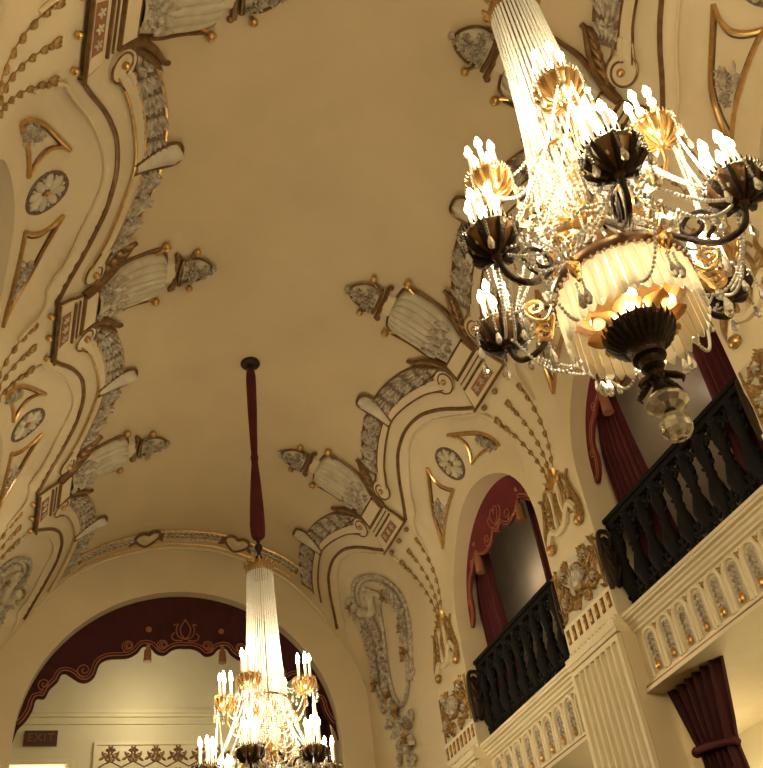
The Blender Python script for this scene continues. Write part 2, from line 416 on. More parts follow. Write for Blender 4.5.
for side in (1, -1):
    for c in (2.83, 6.83, 10.83, 14.83):
        F = ceilF(side, c); w = where(side, c); last = c > 14
        # plain moulding
        mb = MB(); ln(mb, F, lim(OUT_M, c), .030, .008)
        tag(mb.build('lunette_moulding', M['bronze']), 'bronze horseshoe moulding ' + w, 'moulding', 'bronze mouldings of the cove')
        mb = MB(); ln(mb, F, lim(THIN, c), .022, .008)
        tag(mb.build('edge_moulding', M['wall']), 'thin cream inner moulding ' + w, 'moulding', 'thin cream mouldings of the cove')
        # scroll band
        b = thing('scroll_band', 'curved leaf-relief band with shell clasp ' + w, 'plaster band', F(0, 2.2), 'leaf relief bands of the cove')
        bi, bg, bo = sm(lim(BI, c), 6), sm(lim(BG, c), 6), sm(lim(BO, c), 6)
        bi2 = sm(lim(BI, c), 6)
        n = len(bo); mb = MB(); bb = bi2[:n] if len(bi2) >= n else bi2; strip(mb, F, bb, bo[:len(bb)], [(0, -.01), (.02, .022), (.98, .022), (1, -.01)]); mb.build('band_ground', M['ground'], b)
        # frame between relief band and gilt line
        mb = MB(); k = min(len(bi), len(bg))
        gi = [bg[int(i * (len(bg) - 1) / (k - 1))] for i in range(k)]
        strip(mb, F, bi[:k], gi, [(0, -.01), (.02, .045), (.5, .055), (.98, .045), (1, -.01)]); mb.build('plain_border', M['wall'], b)
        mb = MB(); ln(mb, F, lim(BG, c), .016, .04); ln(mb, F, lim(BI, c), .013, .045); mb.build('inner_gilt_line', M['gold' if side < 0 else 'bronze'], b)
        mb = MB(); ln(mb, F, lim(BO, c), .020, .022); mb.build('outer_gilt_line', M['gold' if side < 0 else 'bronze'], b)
        m = min(len(bi2), len(bo))
        for half in (-1, 1):
            mb = MB(); i = 1
            while i < m - 1:
                a, d = bi2[i], bo[i]; ang = math.atan2(bo[i+1][1] - bo[i-1][1], bo[i+1][0] - bo[i-1][0]); cx, cy = (a[0] + d[0]) / 2, (a[1] + d[1]) / 2; i += 1
                if abs(cx) < .1 or cx * half < 0: continue
                sg = 1 if cx < 0 else -1
                if i % 4 < 2:
                    for q in (-1, -.5, 0, .5, 1): leaf(mb, F, cx, cy + q * .085, ang + (0 if sg > 0 else PI) + q * sg * .5, .17, .036, .035, .024)
                elif i % 4 == 2:
                    flor(mb, F, cx, cy, .10, i, 6, .035, .03)
                    for q in (-1, 1): flor(mb, F, cx + .02, cy + q * .10, .055, i, 5, .025, .025)
            mb.build('leaf_relief', M['silver'], b)
        # clasp
        mb = MB(); rows = []
        for i in range(9):
            s = i / 8; v = 2.42 - .60 * s; wd = .06 + .10 * s ** .8 if s < .85 else .16 * math.sqrt(max(0, 1 - ((s - .85) / .16) ** 2)); u0 = .07 * (1 - s) - .02
            rows.append([F(u0 + wd * k, v, .05 + .07 * (1 - k * k) * (.5 + s)) for k in (-1, -.66, -.33, 0, .33, .66, 1)])
        mb.grid(rows); mb.build('shell_clasp', M['shell'], b)
        mb = MB(); ln(mb, F, [(.0, 2.44), (-.10, 2.2), (-.17, 1.98), (-.13, 1.82), (0, 1.78), (.12, 1.82), (.15, 1.98), (.13, 2.2), (.12, 2.44)], .02, .05); mb.build('clasp_edge', M['bronze'], b)
        # volutes + acanthus at both ends
        for q in (-1, 1):
            if last and q > 0: continue
            mb = MB(); poly(mb, F, [(q * 1.42 + .175 * math.cos(2 * PI * i / 28), 2.86 + .175 * math.sin(2 * PI * i / 28)) for i in range(28)], -.01, .05)
            ln(mb, F, [(q * 1.14, 2.66), (q * 1.25, 2.72), (q * 1.33, 2.80)], .05, .02)
            v_ = mb.build('volute', M['wall'], b)
            mb = MB(); bl(mb, F, q * 1.43, 2.86, 0, .045, .045, .05, .07, 10, 8); mb.build('gilt_knob', M['gold'], v_)
            mb = MB()
            ln(mb, F, [(q * 1.12, 2.80), (q * 1.20, 2.87)] + [(q * (1.42 + r * math.cos(t)), 2.86 + r * math.sin(t)) for r, t in [(.19 - .09 * i / 20, 2.9 - i * .28) for i in range(21)]], .014, .05, 5)
            ln(mb, F, [(q * 1.20, 2.60), (q * 1.34, 2.66), (q * 1.47, 2.68), (q * 1.58, 2.76), (q * 1.61, 2.88)], .016, .04, 5); mb.build('volute_edge', M['bronze'], v_)
            mb = MB()
            for k in range(6):
                s = k / 5; leaf(mb, F, q * (1.66 - .30 * s), 2.86 - .42 * s, (-PI / 2 - q * (.3 + .45 * s)), .20, .05, .045, .04)
                leaf(mb, F, q * (1.68 - .30 * s), 2.80 - .42 * s, (-PI / 2 - q * (1.1 + .3 * s)), .13, .035, .03, .04)
            ln(mb, F, [(q * 1.70, 3.0), (q * 1.64, 2.7), (q * 1.50, 2.48), (q * 1.38, 2.36), (q * 1.28, 2.27), (q * 1.26, 2.2)], (.06, .03), .05)
            mb.build('acanthus_leaf', M['bronze'], b)
        if last: continue
        # gilt kite frames + rosette
        for q in (-1, 1):
            pk = ceilF(side, c, q)
            if not (seen(pk(.5, 3.5), 30) or seen(pk(1.35, 4.1), 30)): continue
            far = 'far' if q > 0 else 'near'
            k = thing('kite_frame', 'gilt kite-shaped frame on the %s side %s' % (far, w), 'panel frame', pk(.8, 3.7), 'gilt kite frames round the arches')
            A = [(.44, 3.25), (.53, 3.38), (.55, 3.52), (.48, 3.66), (.36, 3.78)]; B = [(.36, 3.78), (.62, 3.83), (.88, 3.91), (1.12, 4.02), (1.38, 4.22)]; C = [(1.38, 4.22), (1.30, 3.95), (1.12, 3.68), (.80, 3.46), (.44, 3.25)]
            if q < 0:
                B = [(.36, 3.78), (.60, 3.80), (.84, 3.86), (1.12, 3.98)]; C = [(1.12, 3.98), (1.04, 3.78), (.90, 3.60), (.70, 3.44), (.44, 3.25)]
            mb = MB()
            for P in (A, B, C): ln(mb, pk, P, .026, .015)
            mb.build('gilt_border', M['gold'], k)
            mb = MB()
            for P in (A, B, C):
                cx, cy = (.82 if q > 0 else .70), 3.70; ln(mb, pk, [(cx + (x - cx) * .84, cy + (y - cy) * .84) for x, y in P], .011, .01, 5)
            mb.build('inner_bead', M['bronze'], k)
            mb = MB()
            for i in range(16):
                s = random.random(); u = (.92 if q > 0 else .78) + .24 * s; v = 3.70 + .22 * s + (random.random() - .5) * .14
                flor(mb, pk, u, v, .065 - .02 * s, random.random() * 6, 5, .03, .02)
            for i in range(8): leaf(mb, pk, .86 + .2 * random.random(), 3.72 + .15 * random.random(), PI + random.uniform(-.9, .9), .15, .025, .02, .01)
            mb.build('leaf_cluster', M['silver'], k)
        if seen(F(0, 3.5), 30):
            k = thing('rosette', 'round grey flower rosette with gilt centre ' + w, 'rosette', F(0, 3.51), 'flower rosettes of the cove')
            mb = MB(); N = 24
            mb.grid([[F(r * .235 * math.cos(2 * PI * j / N), 3.51 + r * .26 * math.sin(2 * PI * j / N), h) for j in range(N)] for r, h in ((1.1, -.005), (1.06, .03), (1.0, .02), (.97, .004), (.5, .004), (0.02, .004))], True); mb.build('rosette_ground', M['ground'], k)
            mb = MB()
            for j in range(8):
                a = 2 * PI * j / 8 + .2
                bl(mb, F, .135 * math.cos(a), 3.51 + .15 * math.sin(a), a, .105, .056, .03, .012, 10, 6)
                a2 = a + PI / 8; bl(mb, F, .185 * math.cos(a2), 3.51 + .21 * math.sin(a2), a2, .03, .022, .02, .015, 6, 4)
            mb.build('petals', M['shell'], k)
            mb = MB(); bl(mb, F, 0, 3.51, 0, .035, .035, .04, .03, 8, 6); mb.build('gilt_centre', M['gold'], k)

# ------------------------------------------------------------------ urn cartouches on the piers
def W_(v):
    T = [(1.64, .05), (1.66, .20), (1.70, .33), (1.76, .39), (1.9, .42), (2.1, .425), (2.34, .40), (2.55, .34), (2.77, .27)]
    for (a, b), (c, d) in zip(T, T[1:]):
        if v <= c: return b + (d - b) * (v - a) / (c - a)
    return .27
for side in (1, -1):
    for y in (4.83, 8.83, 12.83):
        F = ceilF(side, y); w = wherep(side, y)
        k = thing('urn_cartouche', 'fluted urn cartouche with crown tip ' + w, 'cartouche', F(0, 2.2), 'urn cartouches of the vault')
        mb = MB(); rows = []
        for i in range(19):
            v = 1.64 + (2.77 - 1.64) * i / 18; wv = W_(v); row = []
            for j in range(71):
                q = -1 + 2 * j / 70; hh = .12 * math.sqrt(max(0, 1 - q * q)) + (.034 * abs(math.cos(q * PI * 3.5)) ** .45 if v < 2.40 else .01); row.append(F(q * wv, v, hh * min(1, (v - 1.58) / .12)))
            rows.append(row)
        mb.grid(rows); mb.build('fluted_body', M['shell'], k)
        mb = MB()
        P = [(-.27, 2.77), (-.34, 2.55), (-.41, 2.34), (-.435, 2.1), (-.43, 1.9), (-.40, 1.75), (-.33, 1.68), (0, 1.635), (.33, 1.68), (.40, 1.75), (.43, 1.9), (.435, 2.1), (.41, 2.34), (.34, 2.55), (.27, 2.77)]
        ln(mb, F, P, .018, .012); mb.build('bronze_rim', M['bronze'], k)
        mb = MB()
        for i in range(16):
            a = random.uniform(-.25, .25); v = random.uniform(2.45, 2.72); flor(mb, F, a, v, .06, random.random() * 6, 5, .035, .13 * math.sqrt(1 - (a / .34) ** 2))
        for a in (-.28, -.14, 0, .14, .28): leaf(mb, F, a, 2.58, -PI / 2, .26, .07, .035, .15 * math.sqrt(1 - (a / .42) ** 2))
        mb.build('leaf_collar', M['silver'], k)
        for q in (-1, 1):
            mb = MB(); bl(mb, F, q * .50, 1.72, 0, .062, .062, .06, .05, 12, 8); ln(mb, F, [(q * .40, 1.86), (q * .45, 1.76), (q * .5, 1.73)], .022, .04)
            mb.build('gilt_ball', M['gold'], k)
            mb = MB(); ln(mb, F, [(q * .47, 1.80), (q * .45, 2.1), (q * .44, 2.35), (q * .37, 2.6), (q * .29, 2.8)], (.022, .03), .02); mb.build('side_bracket', M['bronze'], k)
        mb = MB(); strip(mb, F, [(-.2, 1.66), (-.19, 1.60), (-.2, 1.53)], [(.2, 1.66), (.19, 1.60), (.2, 1.53)], [(0, -.01), (.05, .05), (.5, .09), (.95, .05), (1, -.01)]); mb.build('neck', M['wall'], k)
        cr = MB()
        ln(cr, F, [(-.30, 1.50), (0, 1.52), (.30, 1.50)], .035, .05); ln(cr, F, [(-.24, 1.43), (0, 1.45), (.24, 1.43)], .028, .06)
        for q in (-1, 1): ln(cr, F, [(q * .22, 1.42), (q * .24, 1.34), (q * .30, 1.27)], .02, .05); bl(cr, F, q * .31, 1.53, 0, .04, .04, .04, .04)
        ln(cr, F, [(-.22, 1.36), (-.21, 1.2), (-.12, 1.06), (0, 1.0), (.12, 1.06), (.21, 1.2), (.22, 1.36)], .018, .04)
        cuff = cr.build('crown', M['bronze'], k)
        for q in (-1, 1):
            mb = MB(); bl(mb, F, q * .33, 1.26, 0, .052, .052, .05, .05, 10, 8); mb.build('gilt_knob', M['gold'], cuff)
        mb = MB(); strip(mb, F, [(-.22, 1.42), (-.22, 1.3), (-.19, 1.15), (-.09, 1.04)], [(.22, 1.42), (.22, 1.3), (.19, 1.15), (.09, 1.04)], [(0, -.01), (.15, .06), (.5, .09), (.85, .06), (1, -.01)])
        mb.build('crown_field', M['shell'], cuff)
        mb = MB()
        for u, v, s in ((0, 1.33, .07), (-.11, 1.28, .06), (.11, 1.28, .06), (0, 1.2, .06), (-.06, 1.12, .045), (.06, 1.12, .045), (0, 1.02, .05), (.16, 1.37, .04), (-.16, 1.37, .04)): flor(mb, F, u * 1.15, v, s * 1.15, 0, 6, .04, .095)
        bl(mb, F, 0, .965, 0, .05, .04, .045, .05); mb.build('crown_flowers', M['silver'], cuff)
        # block under the urn
        mb = MB()
        strip(mb, F, [(-.27, 2.79), (-.28, 2.9), (-.29, 3.02)], [(.27, 2.79), (.28, 2.9), (.29, 3.02)], [(0, -.01), (.02, .1), (.98, .1), (1, -.01)])
        strip(mb, F, [(-.33, 3.03), (-.37, 3.15), (-.42, 3.25), (-.49, 3.49)], [(.33, 3.03), (.37, 3.15), (.42, 3.25), (.49, 3.49)], [(0, -.01), (.02, .07), (.98, .07), (1, -.01)])
        pl = mb.build('plinth', M['wall'], k)
        mb = MB(); 
        for v, a, r in ((2.785, .28, .022), (3.03, .33, .026), (3.12, .33, .012), (3.20, .35, .02), (3.50, .50, .022)): ln(mb, F, [(-a, v), (0, v), (a, v)], r, .085, 6)
        for q in (-1, 1): ln(mb, F, [(q * .33, 3.03), (q * .37, 3.15), (q * .42, 3.25), (q * .5, 3.5)], .02, .04)
        mb.build('bronze_fillet', M['bronze'], pl)
        mb = MB(); strip(mb, F, [(-.26, 3.27), (-.28, 3.43)], [(.26, 3.27), (.28, 3.43)], [(0, .06), (.02, .078), (.98, .078), (1, .06)]); mb.build('russet_panel', M['tassel'], pl)
        for u in (-.16, 0, .16): mb = MB(); flor(mb, F, u, 3.35, .055, .3, 5, .015, .08); mb.build('panel_flower', M['shell'], pl)
        for u in (-.37, 0, .37):
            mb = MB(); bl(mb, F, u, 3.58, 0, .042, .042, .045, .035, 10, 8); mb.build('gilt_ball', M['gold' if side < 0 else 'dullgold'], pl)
        # husk strings
        if seen(F(0, 4.2), 40) or seen(F(.38, 3.9), 20):
            for idx, (u0, u1) in enumerate(((-.38, -.08), (0, 0), (.38, .08))):
                if y > 12 and side < 0 and False: continue
                pos = ('near', 'middle', 'far')[idx]
                h = thing('husk_string', '%s bellflower husk string below the urn %s' % (pos, w), 'husk garland', F(u0, 3.9), 'bellflower husk strings')
                Y = -1 if idx == 0 else 1
                nh = 7
                for j in range(nh):
                    s = j / nh; u = u0 + (u1 - u0) * s ** 1.1; v = 3.84 + 1.22 * s; ang = math.atan2(1.22, (u1 - u0)); l = .085 if j else .12
                    mb = MB(); wd = (.026, .036, .045)[0] if j else .045
                    for q in (-1, 0, 1): bl(mb, F, u + q * wd * .6, v, ang + q * .25, l * .6, wd * .55, .025, .015, 6, 5)
                    if j == 0: bl(mb, F, u, v + .09, 0, .03, .03, .03, .02, 8, 6)
                    mb.build('bellflower_husk', M['dullgold'], h)
                mb = MB(); ln(mb, F, [(u0, 3.9), ((u0 + u1) / 2, 4.5), (u1, 5.06)], .008, .004, 4); mb.build('stem', M['dullgold'], h)

# ------------------------------------------------------------------ torch reliefs, filigree panels, pilasters, balconies (right side)
def pier_name(y):
    return {4.83: 'of the near pier at the right edge', 8.83: 'of the pier between the two arches', 12.83: 'of the farther pier beside the oval relief'}[y]
for y in (4.83, 8.83, 12.83):
    F = wallF(WX, y); nm = pier_name(y)
    k = thing('torch_relief', 'gilt scrolled torch relief above the filigree panel ' + nm, 'relief', (WX, y, 5.6), 'torch reliefs of the piers')
    mb = MB()
    for q in (-1, 1):
        ln(mb, F, [(q * .10, 6.30), (q * .09, 6.05), (q * .12, 5.85), (q * .10, 5.75)], .035, .02)
    ln(mb, F, [(-.38, 5.80), (-.26, 5.94), (-.14, 5.86), (-.05, 5.75), (.12, 5.74), (.27, 5.82), (.36, 5.74), (.42, 5.64)], .05, .03)
    mb.build('scroll_ribbon', M['wall'], k)
    mb = MB()
    bl(mb, F, 0, 6.02, PI / 2, .24, .075, .05, .02, 10, 6)
    for q in (-1, 1):
        ln(mb, F, [(q * .40, 6.36), (q * .33, 6.26), (q * .37, 6.05), (q * .43, 5.85), (q * .42, 5.68)], (.018, .05), .02)
        ln(mb, F, spiral(q * .36, 5.64, .085, .02, PI / 2, -q * 1.1), .028, .04)
        ln(mb, F, [(q * .16, 6.33), (q * .20, 6.15), (q * .17, 5.95), (q * .22, 5.85)], (.03, .02), .02)
        ln(mb, F, [(q * .12, 6.40), (q * .24, 6.38), (q * .28, 6.28)], (.03, .012), .02)
        for a in range(4): leaf(mb, F, q * .22, 6.12 - .1 * a, (0 if q > 0 else PI) + q * .5, .13, .03, .03, .01)
        for a in range(3): flor(mb, F, q * (.28 + .05 * a), 5.96 - .1 * a, .05, a, 5, .02, .02)
    mb.build('gilt_scrolls', M['dullgold'], k)
    mb = MB()
    for q in (-1, 1): m2 = MB(); bl(m2, F, q * .37, 5.63, 0, .075, .07, .06, .04, 10, 8); m2.build('gilt_boss', M['gold'], k)
    for j in range(7): a = PI * (j - 3) / 8 + PI / 2; leaf(mb, F, 0, 6.30, a, .30 - .02 * abs(j - 3), .04, .03, .01)
    mb.build('gilt_palmette', M['gold'], k)
    # filigree panel
    k = thing('filigree_panel', 'square gilt filigree panel with shell and scrolls ' + nm, 'relief panel', (WX, y, 4.65), 'filigree panels of the piers')
    mb = MB(); poly(mb, F, [(-.52, 4.66), (.52, 4.66), (.52, 5.36), (-.52, 5.36)], 0, .015); mb.build('panel_ground', M['shell'], k, False)
    mb = MB(); bl(mb, F, 0, 5.06, 0, .15, .19, .07, .02, 14, 8)
    for q in (-1, 1):
        for (a, b, r, t0) in ((.28, 5.2, .12, 0), (.35, 4.88, .13, 2), (.14, 4.77, .08, 1), (.42, 5.06, .06, 3), (.2, 5.30, .06, 4)):
            ln(mb, F, spiral(q * a, b, r, .02, t0, q * 1.3), .022, .025, 5)
            for j in range(4): leaf(mb, F, q * a, b, t0 + j * 1.6, r * 1.2, .03, .025, .02)
    rr = random.Random(int(y * 10))
    for j in range(34):
        u, v = rr.uniform(.05, .47), rr.uniform(4.71, 5.31); a = rr.uniform(0, 6.3)
        for q in (-1, 1): leaf(mb, F, q * u, v, a if q > 0 else PI - a, .12, .028, .035, .015)
    for q in (-1, 1): ln(mb, F, [(q * .5, 4.68), (q * .5, 5.34)], .016, .02, 5)
    mb.build('gilt_filigree', M['dullgold'], k)
    mb = MB()
    for j in range(9): a = -PI / 2 + (j - 4) * .28 + PI; leaf(mb, F, 0, 4.93, PI / 2 + (j - 4) * .28, .26, .035, .03, .07)
    for q in (-1, 1): flor(mb, F, q * .36, 4.9, .06, 0, 6, .03, .05); flor(mb, F, q * .28, 5.22, .06, 0, 6, .03, .05)
    mb.build('silver_flowers', M['silver'], k)
    # row of gilt tablets
    k = thing('tablet_frieze', 'cream frieze with small gilt tablets ' + nm, 'frieze', (WX, y, 4.4), 'tablet friezes of the piers')
    mb = MB(); mb.box(WX - .03, WX + .01, y - .566, y + .566, 4.33, 4.65); mb.box(WX - .03, WX + .32, y - .569, y + .569, 4.2, 4.335); mb.build('frieze_board', M['ivory'], k, False)
    mb = MB()
    for j in range(8):
        u = -.49 + j * .14; mb.box(WX - .035, WX - .03, y + u - .035, y + u + .035, 4.42, 4.60)
    mb.build('gilt_recess', M['bronze'], k, False)
    for j in range(8):
        mb = MB(); bl(mb, F, -.49 + j * .14, 4.50, PI / 2, .06, .022, .02, .04, 8, 6); bl(mb, F, -.49 + j * .14, 4.56, 0, .024, .024, .02, .04, 6, 4); mb.build('gilt_tablet', M['gold'], k)
    for j in range(13): mb = MB(); mb.box(WX - .055, WX - .0, y - .545 + j * .088, y - .505 + j * .088, 4.245, 4.31); mb.build('dentil', M['ivory'], k, False)
    # pilaster
    k = thing('fluted_pilaster', 'cream fluted pilaster ' + nm, 'pilaster', (WX, y, -LIFT), 'fluted pilasters under the gallery')
    mb = MB(); mb.box(WX - .05, WX + .35, y - .563, y + .563, -LIFT, 4.22); mb.build('shaft', M['wall'], k, False)
    rows = []
    us = [-.5 + i / 112 for i in range(113)]
    for u in us:
        s = ((u + .5) * 8) % 1; q = abs(s - .5) * 2
        h = .055 if q > .72 else .055 - .05 * math.sqrt(max(0, 1 - (q / .72) ** 2))
        rows.append([(WX - .05 - h, y + u, z) for z in (-LIFT, 4.02)])
    mb = MB(); mb.grid(rows); mb.box(WX - .105, WX - .05, y - .545, y - .5, -LIFT, 4.08); mb.box(WX - .105, WX - .05, y + .5, y + .545, -LIFT, 4.08); mb.box(WX - .105, WX - .05, y - .5, y + .5, 4.02, 4.08); mb.build('flutes', M['ivory'], k, False)
    mb = MB(); mb.box(WX - .105, WX + .3, y - .567, y + .567, 4.10, 4.15); mb.box(WX - .12, WX + .3, y - .572, y + .572, 4.15, 4.24); mb.build('cap_moulding', M['ivory'], k, False)
    # carved consoles on the reveals
    for q in (-1, 1):
        if y > 12 and q > 0: continue
        if y < 5 and q < 0: continue
        yy = y + q * .56
        Fr = (lambda yy, q: (lambda u, v, h=0.: Vector((3.49 + u * .7, yy + q * h, v))))(yy, q)
        mb = MB()
        bl(mb, Fr, 0, 4.95, PI / 2, .34, .13, .05, .02, 12, 8); ln(mb, Fr, [(-.14, 4.6), (-.16, 4.95), (-.12, 5.28), (0, 5.34), (.12, 5.28), (.16, 4.95), (.14, 4.6)], .03, .03)
        for j in range(5): leaf(mb, Fr, 0, 4.7 + .1 * j, PI / 2 + (.6 if j % 2 else -.6), .2, .04, .03, .05)
        tag(mb.build('carved_bracket', M['dark']), 'dark carved bracket on the %s reveal %s' % ('far' if q > 0 else 'near', nm), 'bracket', 'carved brackets in the reveals')

bname = {2.83: 'at the right edge of the picture', 6.83: 'of the nearer right-hand arch', 10.83: 'of the farther right-hand arch'}
rng = random.Random(3)
for c in (6.83, 10.83, 2.83):
    if c == 2.83: continue
    nm = bname[c]; y0, y1 = c - RO - .03, c + RO + .03
    k = thing('balcony_parapet', 'cream balcony front with arcade of gilt drops ' + nm, 'balcony front', (3.6, c, 3.4), 'balcony fronts of the right wall')
    mb = MB(); mb.box(3.53, 3.72, y0, y1, 3.42, 4.12); mb.build('fascia', M['ivory'], k, False)
    mb = MB()
    prof = [(3.74, 4.28), (3.40, 4.28), (3.40, 4.245), (3.415, 4.235), (3.415, 4.21), (3.45, 4.195), (3.45, 4.17), (3.475, 4.155), (3.475, 4.12), (3.50, 4.10), (3.50, 4.075), (3.53, 4.06)]
    mb.grid([[(x, yy, z) for x, z in prof] for yy in (y0, y1)])
    for yy in (y0, y1): mb.add([(x, yy, z) for x, z in prof] + [(3.74, yy, 4.06)], [tuple(range(len(prof) + 1))])
    mb.build('cornice', M['ivory'], k, False)
    mb = MB()
    prof = [(3.53, 3.53), (3.50, 3.52), (3.50, 3.495), (3.465, 3.485), (3.465, 3.45), (3.435, 3.44), (3.435, 3.40), (3.74, 3.40)]
    mb.grid([[(x, yy, z) for x, z in prof] for yy in (y0, y1)])
    for yy in (y0, y1): mb.add([(x, yy, z) for x, z in prof] + [(3.74, yy, 3.53)], [tuple(range(len(prof) + 1))])
    mb.build('base_moulding', M['ivory'], k, False)
    mb = MB(); mb.box(3.462, 3.47, y0, y1, 3.455, 3.475); mb.build('bronze_line', M['bronze'], k, False)
    F = wallF(3.53, c)
    for j in range(9):
        u = -1.2 + .3 * j
        mb = MB(); ln(mb, F, [(u - .122, 3.53), (u - .122, 3.91)] + [(u - .122 * math.cos(PI * i / 8), 3.91 + .122 * math.sin(PI * i / 8)) for i in range(1, 8)] + [(u + .122, 3.91), (u + .122, 3.53)], .026, .008, 6, False)
        mb.build('arch_moulding', M['ivory'], k)
        mb = MB(); poly(mb, F, [(u - .09, 3.55), (u + .09, 3.55), (u + .09, 3.9)] + [(u + .09 * math.cos(PI * i / 8), 3.9 + .09 * math.sin(PI * i / 8)) for i in range(1, 8)] + [(u - .09, 3.9)], 0, .003); mb.build('niche', M['shell'], k, False)
        mb = MB()
        for i in range(5):
            v = 3.94 - i * .06
            for q in (-1, 1): bl(mb, F, u + q * .026, v, PI / 2 + q * .6, .038, .017, .018, .01, 6, 4)
            bl(mb, F, u, v + .02, 0, .012, .012, .016, .01, 6, 4)
        mb.build('husk_chain', M['silver'], k)
        mb = MB(); bl(mb, F, u, 3.605, PI / 2, .05, .042, .035, .015, 8, 6); bl(mb, F, u, 3.655, 0, .03, .018, .02, .02, 6, 4); mb.build('gilt_drop', M['gold'], k)
        if j < 8:
            mb = MB(); bl(mb, F, u + .15, 3.99, 0, .04, .03, .02, .005, 8, 5); ln(mb, F, [(u + .11, 4.03), (u + .15, 3.95), (u + .19, 4.03)], .012, .005, 5); mb.build('spandrel_leaf', M['dullgold'], k)
    # balustrade
    k = thing('balustrade', 'black ornamental iron balustrade ' + nm, 'balustrade', (3.6, c, 4.28), 'balustrades of the right wall')
    zz = lambda z: 4.37 + (z - 4.36) * 1.19
    a0, a1 = c - RO + .03, c + RO - .03
    mb = MB(); mb.box(3.52, 3.69, a0, a1, 5.44, 5.49); mb.box(3.55, 3.66, a0, a1, 5.38, 5.44); mb.build('handrail', M['iron'], k, False)
    mb = MB(); mb.box(3.54, 3.67, a0, a1, 4.285, 4.38); mb.build('bottom_rail', M['iron'], k, False)
    for j in range(10):
        yy = a0 + .07 + (a1 - a0 - .14) * j / 9
        mb = MB(); P = [(.05, 4.36), (.05, 4.42), (.03, 4.44), (.075, 4.52), (.095, 4.6), (.07, 4.7), (.045, 4.78), (.055, 4.82), (.04, 4.85), (.055, 4.92), (.075, 5.0), (.06, 5.1), (.04, 5.16), (.06, 5.18), (.06, 5.21)]
        mb.lathe([(r * 1.1, zz(z)) for r, z in P], (3.6, yy, 0), 12)
        Fy = (lambda yy: (lambda u, v, h=0.: Vector((3.6 - h, yy + u * 1.1, zz(v)))))(yy)
        for q in (-1, 1):
            ln(mb, Fy, spiral(q * .085, 4.50, .055, .015, PI / 2, -q * 1.0, 10), .026, 0, 5)
            ln(mb, Fy, spiral(q * .075, 5.12, .05, .012, -PI / 2, q * 1.0, 10), .024, 0, 5)
            for v in (4.66, 4.9, 5.0): bl(mb, Fy, q * .07, v, .8 * q, .045, .02, .02, 0, 6, 4)
        mb.build('baluster', M['iron'], k)
    for j in range(9):
        yy = a0 + .07 + (a1 - a0 - .14) * (j + .5) / 9; Fy = (lambda yy: (lambda u, v, h=0.: Vector((3.6 - h, yy + u * 1.1, zz(v)))))(yy)
        mb = MB()
        for q in (-1, 1): ln(mb, Fy, spiral(q * .05, 4.44, .06, .012, 0, q * 1.0, 10), .016, 0, 5); ln(mb, Fy, [(q * .14, 5.21), (q * .1, 5.16), (q * .03, 5.19)], .018, 0, 5)
        bl(mb, Fy, 0, 4.5, PI / 2, .07, .03, .02, 0, 6, 5); mb.build('scroll_infill', M['iron'], k)

# ------------------------------------------------------------------ drapes and valances
def drape(name_mat, fn, nfold, amp, nu=70, nv=14, axis='x'):
    # fn(s, v): returns (base position Vector, half depth direction Vector)
    mb = MB(); rows = []
    for i in range(nu + 1):
        s = i / nu; row = []
        for j in range(nv + 1):
            p, d = fn(s, j / nv); row.append(p + d * amp * (math.sin(s * nfold * 2 * PI + .6 * math.sin(3 * j / nv)) + .3 * math.sin(s * nfold * 4.3 * PI)))
        rows.append(row)
    mb.grid(rows); back = [[p + fn(i / nu, j / nv)[1] * .012 for j, p in enumerate(r)] for i, r in enumerate(rows)]; mb.grid(back)
    return mb
def lerp(a, b, t): return a + (b - a) * t
def pw(T, t):
    for (a, b), (c, d) in zip(T, T[1:]):
        if t <= c: return b + (d - b) * (t - a) / (c - a)
    return T[-1][1]
X = Vector((1, 0, 0))
VLOW = [(1.43, 6.05), (1.36, 6.02), (1.27, 6.12), (1.22, 6.3), (1.22, 6.5), (1.12, 6.70), (1.0, 6.78), (.93, 6.86), (.82, 6.93), (.74, 6.97), (.68, 6.88), (.55, 6.82), (.42, 6.79), (.30, 6.80), (.20, 6.87), (.13, 6.94), (0, 6.87)]
def low(side_pts): return side_pts
